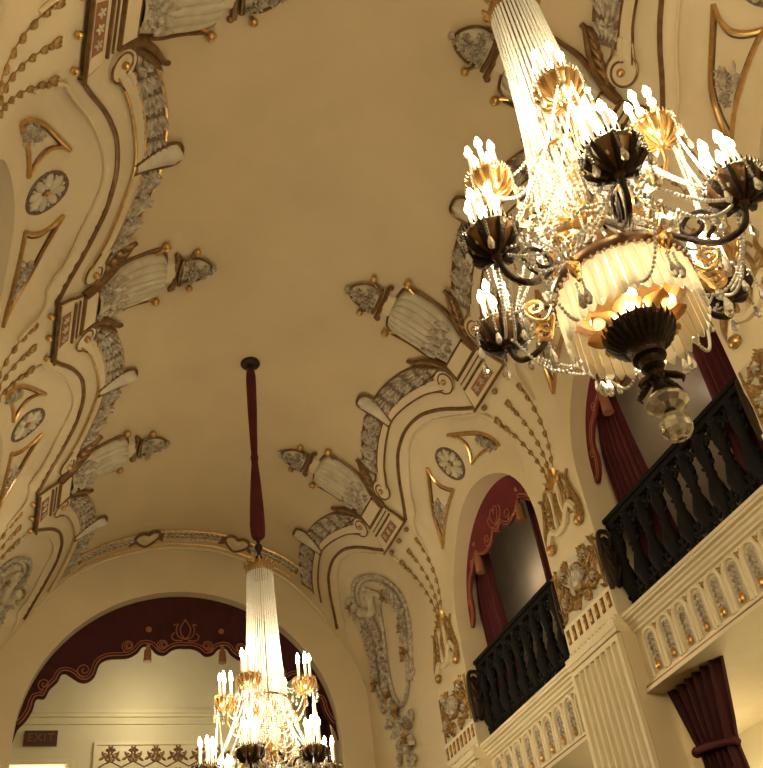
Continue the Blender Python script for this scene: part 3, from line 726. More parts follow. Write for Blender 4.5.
for c in (2.83, 6.83, 10.83):
    nm = {2.83: 'in the arch at the right edge', 6.83: 'in the nearer right-hand arch', 10.83: 'in the farther right-hand arch'}[c]
    if c > 3:
        k = thing('arched_valance', 'crimson velvet valance with gold scroll embroidery ' + nm, 'valance', (3.65, c, 7.0), 'valances of the right-hand arches')
        Vl = sm(VLOW, 4); full = [(u, v) for u, v in Vl] + [(-u, v) for u, v in Vl[::-1][1:]]
        def top(u, v):
            a = math.atan2(v - ZS, u); a = max(0.0, min(PI, a)); return (RO * .995 * math.cos(a), ZS + RO * .995 * math.sin(a))
        F = wallF(3.64, c)
        # sweep top points evenly around the arch against lower edge
        n = len(full); mb = MB(); topc = []
        for i in range(n):
            u, v = full[i]; a0 = math.atan2(max(.02, v - ZS + .05), u); topc.append((RO * .995 * math.cos(a0), ZS + RO * .995 * math.sin(a0)))
        topc[0] = (RO * .995, 6.06); topc[-1] = (-RO * .995, 6.06)
        for h0, h1 in ((.0, .02),):
            mb.grid([[F(*lerp2, h) for lerp2, h in (((t_[0], t_[1]), .02), (((t_[0] + l_[0]) / 2, (t_[1] + l_[1]) / 2), .03), ((l_[0], l_[1]), .02), ((l_[0], l_[1]), .0), ((t_[0], t_[1]), .0))] for t_, l_ in zip(topc, full)])
        mb.build('velvet', M['redv'], k)
        mb = MB()
        for off, r in ((.035, .008), (.075, .007)):
            P = []
            for i in range(2, n - 2, 1):
                u, v = full[i]; tu, tv = topc[i]; d = math.hypot(tu - u, tv - v) or 1
                if d < off + .05: continue
                P.append((u + (tu - u) * off / d, v + (tv - v) * off / d))
            ln(mb, F, P, r, .032, 4, False)
        for q in (-1, 1):
            ln(mb, F, spiral(q * .36, 6.97, .10, .02, -PI / 2, q * 1.3), .008, .035, 4)
            ln(mb, F, spiral(q * 1.0, 6.92, .06, .01, -PI / 2, q * 1.3), .008, .03, 4)
            ln(mb, F, spiral(q * 1.3, 6.42, .06, .01, -PI / 2, q * 1.3), .008, .03, 4)
            ln(mb, F, [(0, 7.02), (q * .10, 7.12), (q * .12, 7.25), (q * .04, 7.3), (0, 7.2)], .008, .035, 4)
            ln(mb, F, [(0, 7.0), (q * .16, 7.05), (q * .22, 7.18), (q * .17, 7.24)], .008, .035, 4)
        mb.build('gold_embroidery', M['braid'], k)
        for q in (-1, 1):
            mb = MB(); bl(mb, F, q * .78, 7.13, 0, .04, .04, .02, .04, 8, 5); mb.build('rosette_boss', M['tassel'], k)
        for q in (-1, 1):
            mb = MB(); mb.lathe([(.0, .02), (.03, .0), (.035, -.05), (.055, -.07), (.06, -.12), (.07, -.33), (.0, -.33)], (3.60, c + q * .75, 6.95), 12); mb.build('tassel', M['tassel'], k)
    # side drapes: far and near
    for q, lab in ((1, 'far'), (-1, 'near')):
        if c < 3 and q < 0: continue
        def fn(s, v, q=q, c=c):
            z = 7.25 - v * 2.95; wd = pw([(0, .60), (.3, .64), (.5, .70), (.8, .82), (1, .85)], v) if q > 0 else pw([(0, .72), (.4, .76), (1, .84)], v)
            outer = RO - .02; z2 = z
            if z > ZS: outer = math.sqrt(max(.05, RO * RO - (z - ZS) ** 2)) - .02
            inner = outer - wd if z <= ZS else (RO - .02 - wd)
            inner = min(inner, outer - .05)
            return Vector((3.80 + .05 * v, c + q * lerp(outer, inner, s), z2)), X
        mb = drape(None, fn, 7, .045)
        tag(mb.build('side_drape', M['red']), 'dark red floor-length drape on the %s side %s' % (lab, nm), 'drape', 'side drapes of the arches')
# lower curtains under the balconies
for c, lab in ((6.83, 'dark maroon tied-back curtain hanging under the nearer balcony'), (10.83, 'dark maroon curtain under the farther balcony, mostly cut off')):
    k = thing('tied_curtain', lab, 'curtain', (3.71, c + 1.0, -LIFT), 'curtains of the lower openings')
    def fn(s, v, c=c):
        z = 3.44 - v * 2.2; wd = pw([(0, .95), (.3, .60), (.36, .50), (.45, .55), (1, .75)], v); cy = c + pw([(0, .95), (.33, .96), (1, 1.0)], v)
        return Vector((3.71, cy + (s - .5) * wd, z)), X
    mb = drape(None, fn, 6, .05, 60, 18); mb.build('cloth', M['maroon'], k)
    mb = MB(); mb.tube([Vector((3.71 + .09 * math.cos(a), c + .96 + .29 * math.sin(a), 2.68 + .05 * math.sin(a))) for a in [2 * PI * i / 24 for i in range(24)]], .035, 8, True); mb.ball((3.68, c + 1.25, 2.72), .055); mb.build('tieback', M['braid'] if False else M['red'], k)
# end wall valance
k = thing('stage_valance', 'wide maroon scalloped valance with gold scrolls and tassels in the end arch', 'valance', (0, 16.85, 8), None)
H = [(-2.80, 5.95), (-2.74, 6.17), (-2.63, 6.31), (-2.54, 6.5), (-2.50, 6.69), (-2.37, 6.70), (-2.30, 6.86), (-2.18, 7.0), (-2.12, 7.14), (-1.98, 7.12), (-1.85, 7.01), (-1.70, 6.99), (-1.57, 7.10), (-1.50, 7.33), (-1.36, 7.42), (-1.16, 7.44), (-1.0, 7.46), (-.85, 7.56), (-.76, 7.68), (-.62, 7.66), (-.52, 7.55), (-.37, 7.52), (-.24, 7.62), (-.12, 7.66), (0, 7.66)]
H = sm(H, 3); full = H + [(-u, v) for u, v in H[::-1][1:]]
F = endF(16.74); mb = MB(); n = len(full); rows = []
for i, (u, v) in enumerate(full):
    a = PI - PI * i / (n - 1); aa = math.atan2(max(.0, v - ZE), u); a = .0 * a + 1. * aa
    tu, tv = 2.80 * math.cos(a), ZE + 2.80 * math.sin(a)
    if i in (0, n - 1): tv = 5.95
    rows.append([F(lerp(tu, u, s), lerp(tv, v, s), h + .03 * math.sin(s * 3) + (.015 * math.sin(i * 1.1) if 0 < s < 1 else 0)) for s, h in ((0, 0), (.3, 0), (.6, 0), (1, 0))])
mb.grid(rows); mb.grid([[p + Vector((0, .03, 0)) for p in r] for r in rows]); mb.grid([[r[-1], r[-1] + Vector((0, .03, 0))] for r in rows])
mb.build('velvet', M['maroon'], k)
mb = MB()
for off, r in ((.05, .012), (.10, .010)):
    P = []
    for i in range(4, n - 4):
        u, v = full[i]; a, b = full[i-1], full[i+1]; dx, dy = b[0] - a[0], b[1] - a[1]; d = math.hypot(dx, dy) or 1
        P.append((u - dy / d * off, v + dx / d * off))
    ln(mb, F, P, r, .045, 4, False)
for q in (-1, 1):
    for (a, b, r) in ((.40, 7.70, .13), (1.02, 7.67, .13), (1.76, 7.2, .13), (2.40, 6.94, .11), (.40, 7.70, .08), (1.02, 7.67, .08)):
        ln(mb, F, spiral(q * a, b, r, .015, -PI / 2, q * 1.5), .011, .05, 4)
    for P in ([(0, 7.82), (q * .08, 7.93), (q * .09, 8.05), (q * .03, 8.16), (0, 8.22)], [(0, 7.82), (q * .13, 7.88), (q * .17, 8.02), (q * .14, 8.12), (q * .22, 8.10)], [(q * .05, 7.8), (q * .2, 7.80), (q * .25, 7.88), (q * .20, 7.95)]): ln(mb, F, P, .012, .05, 4)
mb.build('gold_embroidery', M['braid'], k)
for q in (-1, 1):
    mb = MB(); mb.lathe([(0, .05), (.035, .03), (.04, -.02), (.03, -.05), (.06, -.08), (.075, -.3), (0, -.3)], (q * .68, 16.66, 7.66), 12); mb.build('tassel', M['tassel'], k)
    mb = MB(); bl(mb, F, q * .67, 8.0, 0, .06, .06, .03, .05, 10, 6); mb.build('rosette_boss', M['braid'], k)
for q, lab in ((1, 'right'),):
    def fn(s, v, q=q): 
        z = 8.3 - v * 3.2; xo = math.sqrt(max(.1, 2.8 ** 2 - max(0, z - ZE) ** 2)) - .02; return Vector((q * lerp(xo, min(xo - .05, 2.35 - .1 * (1 - v)), s), 16.98, z)), Vector((0, 1, 0))
    mb = drape(None, fn, 5, .04, 40, 12); tag(mb.build('side_drape', M['maroon']), 'narrow maroon drape down the right side of the end arch', 'drape')

# ------------------------------------------------------------------ band with hearts at the end of the vault
b = thing('heart_band', 'leaf relief band with two heart cartouches crossing the vault before the end arch', 'plaster band', (0, 16.1, 9.6))
def cF(u, v, h=0.):     # u along the vault's cross-section (signed), v along the hall
    s = 1 if u >= 0 else -1; p, nn = SN(s, v, max(.03, abs(u))); p.x *= abs(u) / max(.03, abs(u)); return p + nn * h
us = [-2.2 + 4.4 * i / 44 for i in range(45)]
mb = MB(); strip(mb, cF, [(u, 15.82) for u in us], [(u, 16.08) for u in us], [(0, -.01), (.03, .02), (.97, .02), (1, -.01)]); mb.build('band_ground', M['ground'], b)
mb = MB()
for v in (15.81, 16.09): ln(mb, cF, [(-2.2 + i * .4, v) for i in range(12)], .02, .02)
ln(mb, cF, [(-2.3 + i * .4, 16.30) for i in range(12)], .014, .01); mb.build('gilt_line', M['gold'], b)
mb = MB(); ln(mb, cF, [(-3.2 + i * .4, 16.46) for i in range(17)], .03, .01); mb.build('outer_moulding', M['wall'], b)
for i in range(44):
    u = -2.15 + i * .1
    if i in (0, 14, 30): mb = MB()
    if i in (13, 29): mb.build('leaf_relief', M['silver'], b)
    if abs(abs(u) - .87) < .26: continue
    s = 1 if u < 0 else -1
    for q in (-1, 0, 1): leaf(mb, cF, u, 15.95 + q * .06, (0 if s > 0 else PI) + q * s * .6, .11, .026, .025, .025)
mb.build('leaf_relief', M['silver'], b)
for q in (-1, 1):
    mb = MB(); P = [(q * .87 + a, 15.95 + d) for a, d in ((0, -.15), (.10, -.23), (.21, -.18), (.23, -.03), (.13, .15), (0, .26), (-.13, .15), (-.23, -.03), (-.21, -.18), (-.10, -.23), (0, -.15))]
    ln(mb, cF, P, .03, .05); ht = mb.build('heart_cartouche', M['bronze'], b)
    mb = MB(); poly(mb, cF, P[:-1], .01, .05); bl(mb, cF, q * .87, 15.95, 0, .12, .13, .07, .02, 10, 6); mb.build('heart_field', M['wall'], ht)
    mb = MB(); 
    for s in (-1, 1): leaf(mb, cF, q * .87 + s * .2, 16.0, PI / 2 - s * 1.0, .16, .04, .03, .04)
    mb.build('heart_leaf', M['bronze'], ht)

# ------------------------------------------------------------------ oval reliefs in the end bays
for side, lab in ((1, 'tall oval relief with shell, drapery and garlands right of the end arch'), (-1, 'oval relief with shell and drapery at the left edge, mostly hidden by the cove')):
    F0 = ceilF(side, 15.05)
    F = lambda u, v, h=0., F0=F0: F0(u, v, h)
    k = thing('oval_relief', lab, 'relief', F(0, 4.5), 'oval reliefs of the end bays')
    ov = [(1.02 * math.sin(a), 4.55 - 1.32 * math.cos(a)) for a in [-2.35 + 4.7 * i / 20 for i in range(21)]]
    mb = MB(); ln(mb, F, ov, .05, .02); ln(mb, F, [(u * .90, 4.55 + (v - 4.55) * .91) for u, v in ov], .022, .02); mb.build('arched_frame', M['silver'], k)
    mb = MB(); ln(mb, F, [(u * 1.07, 4.55 + (v - 4.55) * 1.05) for u, v in ov], .016, .0); mb.build('outer_edge', M['wall'], k)
    mb = MB(); iv = [(-.25 + .50 * math.cos(a), 4.75 + .95 * math.sin(a)) for a in [2 * PI * i / 24 for i in range(25)]]
    ln(mb, F, iv, .04, .03); mb.build('inner_oval', M['silver'], k)
    mb = MB(); iv2 = [(-.25 + .42 * math.cos(a), 4.75 + .86 * math.sin(a)) for a in [2 * PI * i / 24 for i in range(24)]]; poly(mb, F, iv2, -.02, .012); mb.build('oval_field', M['wall'], k)
    mb = MB()
    for a in range(7): leaf(mb, F, .62, 3.50, -PI / 2 + (a - 3) * .42 + .6, .26, .05, .06, .05)
    bl(mb, F, .60, 3.46, 0, .12, .10, .09, .06, 12, 8)
    ln(mb, F, [(.55, 3.62), (.25, 3.80), (.1, 3.72), (-.05, 3.55), (-.25, 3.65), (-.35, 3.85)], (.10, .05), .05, 8)
    ln(mb, F, spiral(-.05, 3.52, .16, .04, 0, 1.2), .04, .06); mb.build('shell_and_scroll', M['shell'], k)
    mb = MB()
    for P, r in (([(.72, 3.75), (.80, 4.2), (.84, 4.7), (.72, 5.15)], .06), ([(.40, 3.85), (.42, 4.3), (.36, 4.9), (.40, 5.3)], .05), ([(-.55, 3.75), (-.72, 4.1), (-.82, 4.6), (-.70, 4.9), (-.84, 5.2)], .055)):
        ln(mb, F, P, (r, r * .7), .04, 8)
        for i in range(9):
            q = sm(P, 4)[min(len(sm(P, 4)) - 1, i + 1)]; flor(mb, F, q[0], q[1], .08, i, 5, .05, .08)
            for t_ in (0, 2.1, 4.2): leaf(mb, F, q[0], q[1], i * 1.9 + t_, .19, .045, .05, .06)
    mb.build('garlands', M['silver'], k)
    mb = MB()
    for u, v in ((.62, 3.42), (-.5, 3.85), (-.78, 4.55), (-.72, 5.0), (.84, 4.9), (.3, 5.35), (0, 5.75), (-.3, 6.3)):
        mb = MB(); flor(mb, F, u, v, .075, u * 9, 6, .05, .11)
        for t_ in (0, 2.1, 4.2): leaf(mb, F, u, v, t_ + v, .15, .035, .04, .09)
        mb.build('gilt_sprig', M['dullgold'], k)
    mb = MB()
    for i in range(26):
        s = i / 25; u = .45 - .75 * s + .12 * math.sin(i * 2.1); v = 5.25 + 1.1 * s + .08 * math.cos(i * 1.7)
        leaf(mb, F, u, v, PI / 2 + math.sin(i * 2.3) * 1.2, .28, .065, .08, .04)
        if i % 3 == 0: flor(mb, F, u, v, .09, i, 6, .04, .05)
    ln(mb, F, [(.6, 5.2), (.45, 5.5), (.1, 5.9), (-.2, 6.3), (-.15, 6.7)], (.06, .03), .04, 8)
    for i, (u, v) in enumerate(((-.85, 5.35), (.25, 6.45), (-.5, 6.0), (-.35, 6.7), (.0, 6.9))): ln(mb, F, spiral(u, v, .11, .02, i, 1.2), .03, .04)
    mb.build('drop_of_leaves', M['silver'], k)

# ------------------------------------------------------------------ chandelier
CB = 2.36
root = thing('chandelier', 'nearest and largest crystal chandelier, with lit prism drum and crystal ball finial', 'chandelier', (0, 2.83, CB), 'crystal chandeliers')
cx, cy = 0, 2.83
def part(mb, name, m, parent=root, smooth=True): return mb.build(name, m, parent, smooth)
def L(prof, n=24, **k): mb = MB(); mb.lathe(prof, (cx, cy, 0), n, **k); return mb
# rope sleeve, rose, crown
part(L([(.0, 9.64), (.14, 9.62), (.15, 9.585), (.13, 9.56), (.05, 9.55), (.045, 9.5), (0, 9.5)]), 'ceiling_plate', M['dark'])
mb = MB(); rows = []
for i in range(61):
    z = 9.48 - 2.98 * i / 60; r = pw([(9.0, .0)], 0) if False else pw([(6.5, .05), (6.56, .09), (6.75, .098), (7.4, .07), (7.78, .045), (7.83, .062), (7.88, .045), (8.3, .055), (8.9, .068), (9.35, .075), (9.44, .06), (9.48, .02)], z) if z > 6.5 else .03
    rows.append([(cx + r * (1 + .08 * math.sin(6 * a + z * 4)) * math.cos(a), cy + r * (1 + .08 * math.sin(6 * a + z * 4)) * math.sin(a), z) for a in [2 * PI * k / 24 for k in range(24)]])
mb.grid(rows, True); part(mb, 'red_rope_sleeve', M['rope'])
mb = L([(0, 6.52), (.03, 6.5), (.022, 6.45), (.05, 6.42), (.055, 6.38), (.03, 6.34), (.02, 6.28), (.05, 6.25), (.03, 6.2), (.05, 6.16), (.12, 6.14)], 20); part(mb, 'top_finial', M['dark'])
mb = L([(.12, 6.16), (.165, 6.14), (.18, 6.09), (.18, 6.02), (.165, 5.98), (.15, 6.0), (.15, 6.13)], 28)
for k in range(14):
    a = 2 * PI * k / 14; mb.tube([(cx + .17 * math.cos(a), cy + .17 * math.sin(a), 6.1), (cx + .195 * math.cos(a), cy + .195 * math.sin(a), 6.13), (cx + .20 * math.cos(a), cy + .20 * math.sin(a), 6.155)], (.016, .012, .006)[0], 5)
part(mb, 'brass_crown', M['dullgold'])
part(L([(.012, 6.4), (.012, 3.0)], 8), 'rod', M['brass'])
# bead strands
def beads(mb, pts, r=.0105, sp=.023, cut=6):
    # beads at even spacing along a polyline
    acc = 0.; P = [Vector(p) for p in pts]; prev = P[0]; mb.ball(prev, r, cut, 4)
    for q in P[1:]:
        d = (q - prev).length
        while acc + d >= sp:
            t = (sp - acc) / d; prev = prev.lerp(q, t); mb.ball(prev, r, cut, 4); d = (q - prev).length; acc = 0
        acc += d; prev = q
TENT = [(.165, 6.0), (.175, 5.6), (.195, 5.1), (.225, 4.65), (.262, 4.32)]
tp = sm(TENT, 4)
proto = None
NS = 40
for k in range(NS):
    a = 2 * PI * k / NS
    if proto is None:
        mb = MB(); beads(mb, [(cx + r, cy, z) for r, z in tp], .0118, .0245, 6); proto = part(mb, 'tent_bead_strand', M['bead'])
        o = proto
    else:
        o = proto.copy(); COL.objects.link(o); o.parent = root
    o.rotation_euler.z = a + random.uniform(-.02, .02); o.location.z = random.uniform(-.012, .012)
part(L([(.255, 4.33), (.27, 4.33), (.27, 4.30), (.255, 4.30), (.255, 4.33)], 32), 'upper_ring', M['brass'])
# inner cascade below the ring: two layers
proto = None
for k in range(36):
    if proto is None:
        mb = MB(); beads(mb, sm([(cx + .262, cy, 4.30), (cx + .20, cy, 4.1), (cx + .14, cy, 3.85), (cx + .20, cy, 3.62), (cx + .35, cy, 3.39)], 6), .012, .026, 5); proto = part(mb, 'waist_bead_strand', M['bead']); o = proto
    else: o = proto.copy(); COL.objects.link(o); o.parent = root
    o.rotation_euler.z = 2 * PI * k / 36
# gilt core
mb = L([(.05, 4.35), (.09, 4.28), (.05, 4.2), (.12, 4.1), (.14, 4.0), (.09, 3.88), (.06, 3.8), (.13, 3.72), (.15, 3.64), (.08, 3.55), (.2, 3.42), (.31, 3.37), (.0, 3.36)], 20)
part(mb, 'gilt_core', M['brass'])
mb = MB()
for k in range(6):
    a = math.radians(-149 + 60 * k)
    Fq = (lambda a: (lambda u, v, h=0.: Vector((cx + (.25 + h) * math.cos(a) - u * math.sin(a), cy + (.25 + h) * math.sin(a) + u * math.cos(a), v))))(a)
    for j in range(7): leaf(mb, Fq, 0, 3.66, PI / 2 + (j - 3) * .42, .14, .026, .03, .02)
    bl(mb, Fq, 0, 3.64, 0, .05, .06, .05, .05, 10, 8)
    for q in (-1, 1): ln(mb, Fq, spiral(q * .08, 3.56, .06, .01, PI / 2, -q * 1.1), .012, .04, 5)
part(mb, 'gilt_palmettes', M['gold'])
# drum
part(L([(.30, 3.38), (.36, 3.38), (.372, 3.365), (.372, 3.32), (.36, 3.305), (.30, 3.305), (.30, 3.38)], 48), 'drum_rim', M['bronze'])
proto = None; NP = 38
for k in range(NP):
    if proto is None:
        mb = MB(); x = .345
        # a tapering three-sided bar with a pointed lower end
        w2 = .0265
        sec = lambda z, x0, w, d: [(cx + x0 - d * .5, cy - w, z), (cx + x0 + d, cy, z), (cx + x0 - d * .5, cy + w, z)]
        mb.grid([sec(3.315, x, w2 * .8, .012), sec(3.30, x, w2, .016), sec(3.15, x + .002, w2, .016), sec(3.035, x + .004, w2, .016), sec(3.005, x + .004, w2 * .3, .005)], True)
        proto = part(mb, 'glass_prism', M['prism'], smooth=False); o = proto
    else: o = proto.copy(); COL.objects.link(o); o.parent = root
    o.rotation_euler.z = 2 * PI * k / NP
# little square jewel above each prism
mb = MB()
beads(mb, [(cx + .377 * math.cos(2 * PI * k / 60), cy + .377 * math.sin(2 * PI * k / 60), 3.29) for k in range(61)], .009, .037, 6); part(mb, 'rim_jewels', M['bead'])
for k in range(5):
    a = 2 * PI * k / 5 + .3; mb = MB(); mb.ball((cx + .19 * math.cos(a), cy + .19 * math.sin(a), 3.12), .036, 12, 8); part(mb, 'frosted_bulb', M['bulb'])
for k in range(8):
    a = 2 * PI * k / 8; Fq = (lambda a: (lambda u, v, h=0.: Vector((cx + v * math.cos(a) - u * math.sin(a), cy + v * math.sin(a) + u * math.cos(a), 3.055 + h + .12 * (v - .1)))))(a)
    mb = MB(); mb.grid([[Fq(lerp(-1, 1, j / 6) * wv, v, .02 * (1 - abs(j - 3) / 3)) for j in range(7)] for v, wv in ((.09, .04), (.15, .07), (.2, .075), (.235, .05), (.26, .008))]); part(mb, 'amber_petal', M['amber'])
# lower dark bowl with spiked leaves, stem, leaves, crystal, ball
mb = L([(.0, 3.07), (.10, 3.07), (.165, 3.045), (.17, 3.02), (.15, 2.97), (.11, 2.925), (.075, 2.90), (.07, 2.885), (.085, 2.875), (.085, 2.85), (.06, 2.84), (.055, 2.80), (.06, 2.79), (.045, 2.775), (.03, 2.77), (.038, 2.70), (.03, 2.66), (.05, 2.65), (.03, 2.63), (.012, 2.62), (.012, 2.50)], 32)
for k in range(26):
    a = 2 * PI * k / 26; c_, s_ = math.cos(a), math.sin(a)
    mb.tube([(cx + .10 * c_, cy + .10 * s_, 2.925), (cx + .15 * c_, cy + .15 * s_, 2.97), (cx + .178 * c_, cy + .178 * s_, 3.02), (cx + .185 * c_, cy + .185 * s_, 3.055)], [.012, .014, .011, .003], 5)
part(mb, 'bottom_bowl', M['dark'])
mb = MB()
for k in range(6):
    a = 2 * PI * k / 6; c_, s_ = math.cos(a), math.sin(a)
    mb.tube([(cx + .02 * c_, cy + .02 * s_, 2.76), (cx + .05 * c_, cy + .05 * s_, 2.72), (cx + .09 * c_, cy + .09 * s_, 2.69), (cx + .12 * c_, cy + .12 * s_, 2.66), (cx + .11 * c_, cy + .11 * s_, 2.635)], [.012, .018, .02, .013, .004], 6)
part(mb, 'leaf_spray', M['dark'])
mb = L([(.0, 2.63), (.04, 2.625), (.085, 2.605), (.105, 2.58), (.105, 2.565), (.08, 2.54), (.04, 2.525), (0, 2.52)], 12); part(mb, 'crystal_disc', M['crystal'], smooth=False)
mb = MB(); mb.ball((cx, cy, 2.435), .078, 12, 8); part(mb, 'crystal_ball', M['crystal'], smooth=False)
mb = L([(0, 2.525), (.03, 2.52), (.02, 2.50), (.012, 2.49), (0, 2.49)], 10); part(mb, 'disc_cap', M['dark'])

def cup(mb, x, z, r, leafy):
    P = [(.0, -.115), (.02, -.11), (.03, -.095), (.05, -.09), (.085, -.07), (.115, -.035), (.128, 0), (.135, .012), (.14, .03), (.135, .055), (.125, .06), (.12, .03), (.0, .02)]
    mb.lathe([(a * r / .14, b) for a, b in P], (cx + x, cy, z), 24)
def arm(kind, ang, first):
    x0, z0, r, m = (.50, 4.40, .135, 'brass') if kind == 'upper' else (.715, 3.50, .15, 'dark')
    mb = MB()
    if kind == 'upper':
        mb.tube(sm([(cx + .08, cy, 4.02), (cx + .22, cy, 3.96), (cx + .38, cy, 4.0), (cx + .48, cy, 4.14), (cx + x0, cy, z0 - .1)], 6), .014, 8)
        mb.tube([(cx + .30 + rr * math.cos(t), cy, 4.08 + rr * math.sin(t)) for rr, t in [(.09 - .07 * i / 16, -1.2 + i * .5) for i in range(17)]], .010, 6)
    else:
        mb.tube(sm([(cx + .12, cy, 3.72), (cx + .22, cy, 3.62), (cx + .38, cy, 3.42), (cx + .52, cy, 3.27), (cx + .66, cy, 3.27), (cx + x0, cy, z0 - .1)], 6), .018, 8)
        mb.tube([(cx + .46 + rr * math.cos(t), cy, 3.44 + rr * math.sin(t)) for rr, t in [(.11 - .08 * i / 18, -1.3 + i * .45) for i in range(19)]], .013, 6)
    A = mb.build('candle_arm', M[m], root)
    mb = MB(); cup(mb, x0, z0, r * (1 if kind == 'upper' else .93), True); mb.build('candle_cup', M['brass' if kind == 'upper' else 'bronze'], A)
    mb = MB()      # openwork gallery and ribs
    for k in range(14 if kind == 'upper' else 9):
        a = 2 * PI * k / (14 if kind == 'upper' else 9); c_, s_ = math.cos(a) * r / .14, math.sin(a) * r / .14
        mb.tube([(cx + x0 + .03 * c_, cy + .03 * s_, z0 - .10), (cx + x0 + .09 * c_, cy + .09 * s_, z0 - .075), (cx + x0 + .13 * c_, cy + .13 * s_, z0 - .02), (cx + x0 + .145 * c_, cy + .145 * s_, z0 + .03)], [.006, .011, .012, .009] if kind == 'upper' else [.010, .020, .022, .014], 5)
    for k in range(36):
        a = 2 * PI * k / 36; c_, s_ = math.cos(a) * r / .14, math.sin(a) * r / .14
        mb.tube([(cx + x0 + .137 * c_, cy + .137 * s_, z0 + .05), (cx + x0 + .146 * c_, cy + .146 * s_, z0 + .08)], [.008, .003], 4)
    mb.build('leaf_ribs', M['gold' if kind == 'upper' else 'dark'], A)
    mb = MB()
    for k in range(14):
        a = 2 * PI * k / 14; mb.ball((cx + x0 + (r + .004) * math.cos(a), cy + (r + .004) * math.sin(a), z0 + .035), .011, 6, 4)
    if kind != 'upper':
        for k in range(10):
            a = 2 * PI * k / 10 + .2; mb.ball((cx + x0 + .105 * math.cos(a), cy + .105 * math.sin(a), z0 - .03), 1, 6, 4, (Vector((.012, 0, 0)), Vector((0, .012, 0)), Vector((0, 0, .028))))
    mb.build('cup_jewels', M['bead'], A)
    # candles
    C0 = None
    for k in range(5):
        a = 2 * PI * k / 5 + .35; px, py = cx + x0 + .075 * math.cos(a), cy + .075 * math.sin(a)
        mb = MB(); mb.lathe([(.0, .0), (.022, .0), (.024, .03), (.014, .035), (.015, .04), (.015, .25), (.012, .26), (0, .26)], (px, py, z0 + .03), 10); mb.build('candle', M['candle'], A)
        mb = MB(); mb.lathe([(0, 0), (.014, .006), (.023, .026), (.024, .044), (.016, .072), (.006, .10), (0, .108)], (px, py, z0 + .285), 10); mb.build('flame_bulb', M['flame'], A)
    # pendant drops
    for k in range(7):
        a = 2 * PI * k / 7; px, py = cx + x0 + (r + .015) * math.cos(a), cy + (r + .015) * math.sin(a)
        mb = MB(); beads(mb, [(px, py, z0 + .02), (px, py, z0 - .10)], .009, .022, 6)
        mb.lathe([(0, 0), (.008, -.006), (.018, -.045), (.020, -.06), (.012, -.08), (0, -.086)], (px, py, z0 - .11), 6); mb.build('crystal_drop', M['crystal'], A, False)
    return A
def copy_arm(A, ang):
    o = A.copy(); COL.objects.link(o); o.parent = root; o.rotation_euler.z = ang
    for ch in A.children: d = ch.copy(); COL.objects.link(d); d.parent = o
    return o
UP = [math.radians(-125 + 90 * k) for k in range(4)]; LO = [math.radians(-119 + 60 * k) for k in range(6)]
A = arm('upper', 0, True)
for a in UP[1:]: copy_arm(A, a)
A.rotation_euler.z = UP[0]
A = arm('lower', 0, True)
for a in LO[1:]: copy_arm(A, a)
A.rotation_euler.z = LO[0]
# swags
def pol(r, a, z): return Vector((cx + r * math.cos(a), cy + r * math.sin(a), z))
def swag(p, q, sag, n=20):
    return [p.lerp(q, i / n) - Vector((0, 0, sag * 4 * (i / n) * (1 - i / n))) for i in range(n + 1)]
sw = []
for i, a in enumerate(UP):
    for b in sorted(LO, key=lambda b: abs((b - a + PI) % (2 * PI) - PI))[:2]:
        sw.append(swag(pol(.60, a, 4.38), pol(.68, b, 3.52), .16)); sw.append(swag(pol(.58, a + .1, 4.36), pol(.66, b, 3.50), .30))
    sw.append(swag(pol(.42, a, 4.43), pol(.20, a + .5, 4.55), .07)); sw.append(swag(pol(.42, a, 4.40), pol(.20, a - .5, 4.5), .10))
    sw.append(swag(pol(.5, a, 4.33), pol(.26, a + .8, 4.3), .16))
for i, b in enumerate(LO):
    c2 = LO[(i + 1) % 6]
    sw.append(swag(pol(.72, b, 3.46), pol(.72, c2, 3.46), .13)); sw.append(swag(pol(.68, b, 3.44), pol(.68, c2, 3.44), .20))
    sw.append(swag(pol(.36, b + .2, 3.42), pol(.66, b, 3.50), .14))
    sw.append(swag(pol(.62, b, 3.58), pol(.27, b + .3, 4.3), .05)); sw.append(swag(pol(.62, b, 3.58), pol(.27, b - .3, 4.3), .08))
    sw.append(swag(pol(.34, b, 3.05), pol(.62, b + .2, 3.30), .13)); sw.append(swag(pol(.40, b, 3.60), pol(.40, c2, 3.60), .12)); sw.append(swag(pol(.42, b, 3.60), pol(.42, c2, 3.60), .20))
    for rr_, zz_, sg_ in ((.30, 4.2, .15), (.33, 4.0, .16), (.36, 3.85, .18), (.38, 3.75, .14)): sw.append(swag(pol(rr_, b + rr_, zz_), pol(rr_, c2 + rr_, zz_), sg_))
    sw.append(swag(pol(.27, b, 4.28), pol(.27, c2, 4.28), .22)); sw.append(swag(pol(.26, b + .5, 4.25), pol(.34, b + .6, 3.5), .0))
for P in sw:
    mb = MB(); beads(mb, P, .0105, .0225, 6); part(mb, 'bead_swag', M['bead'])
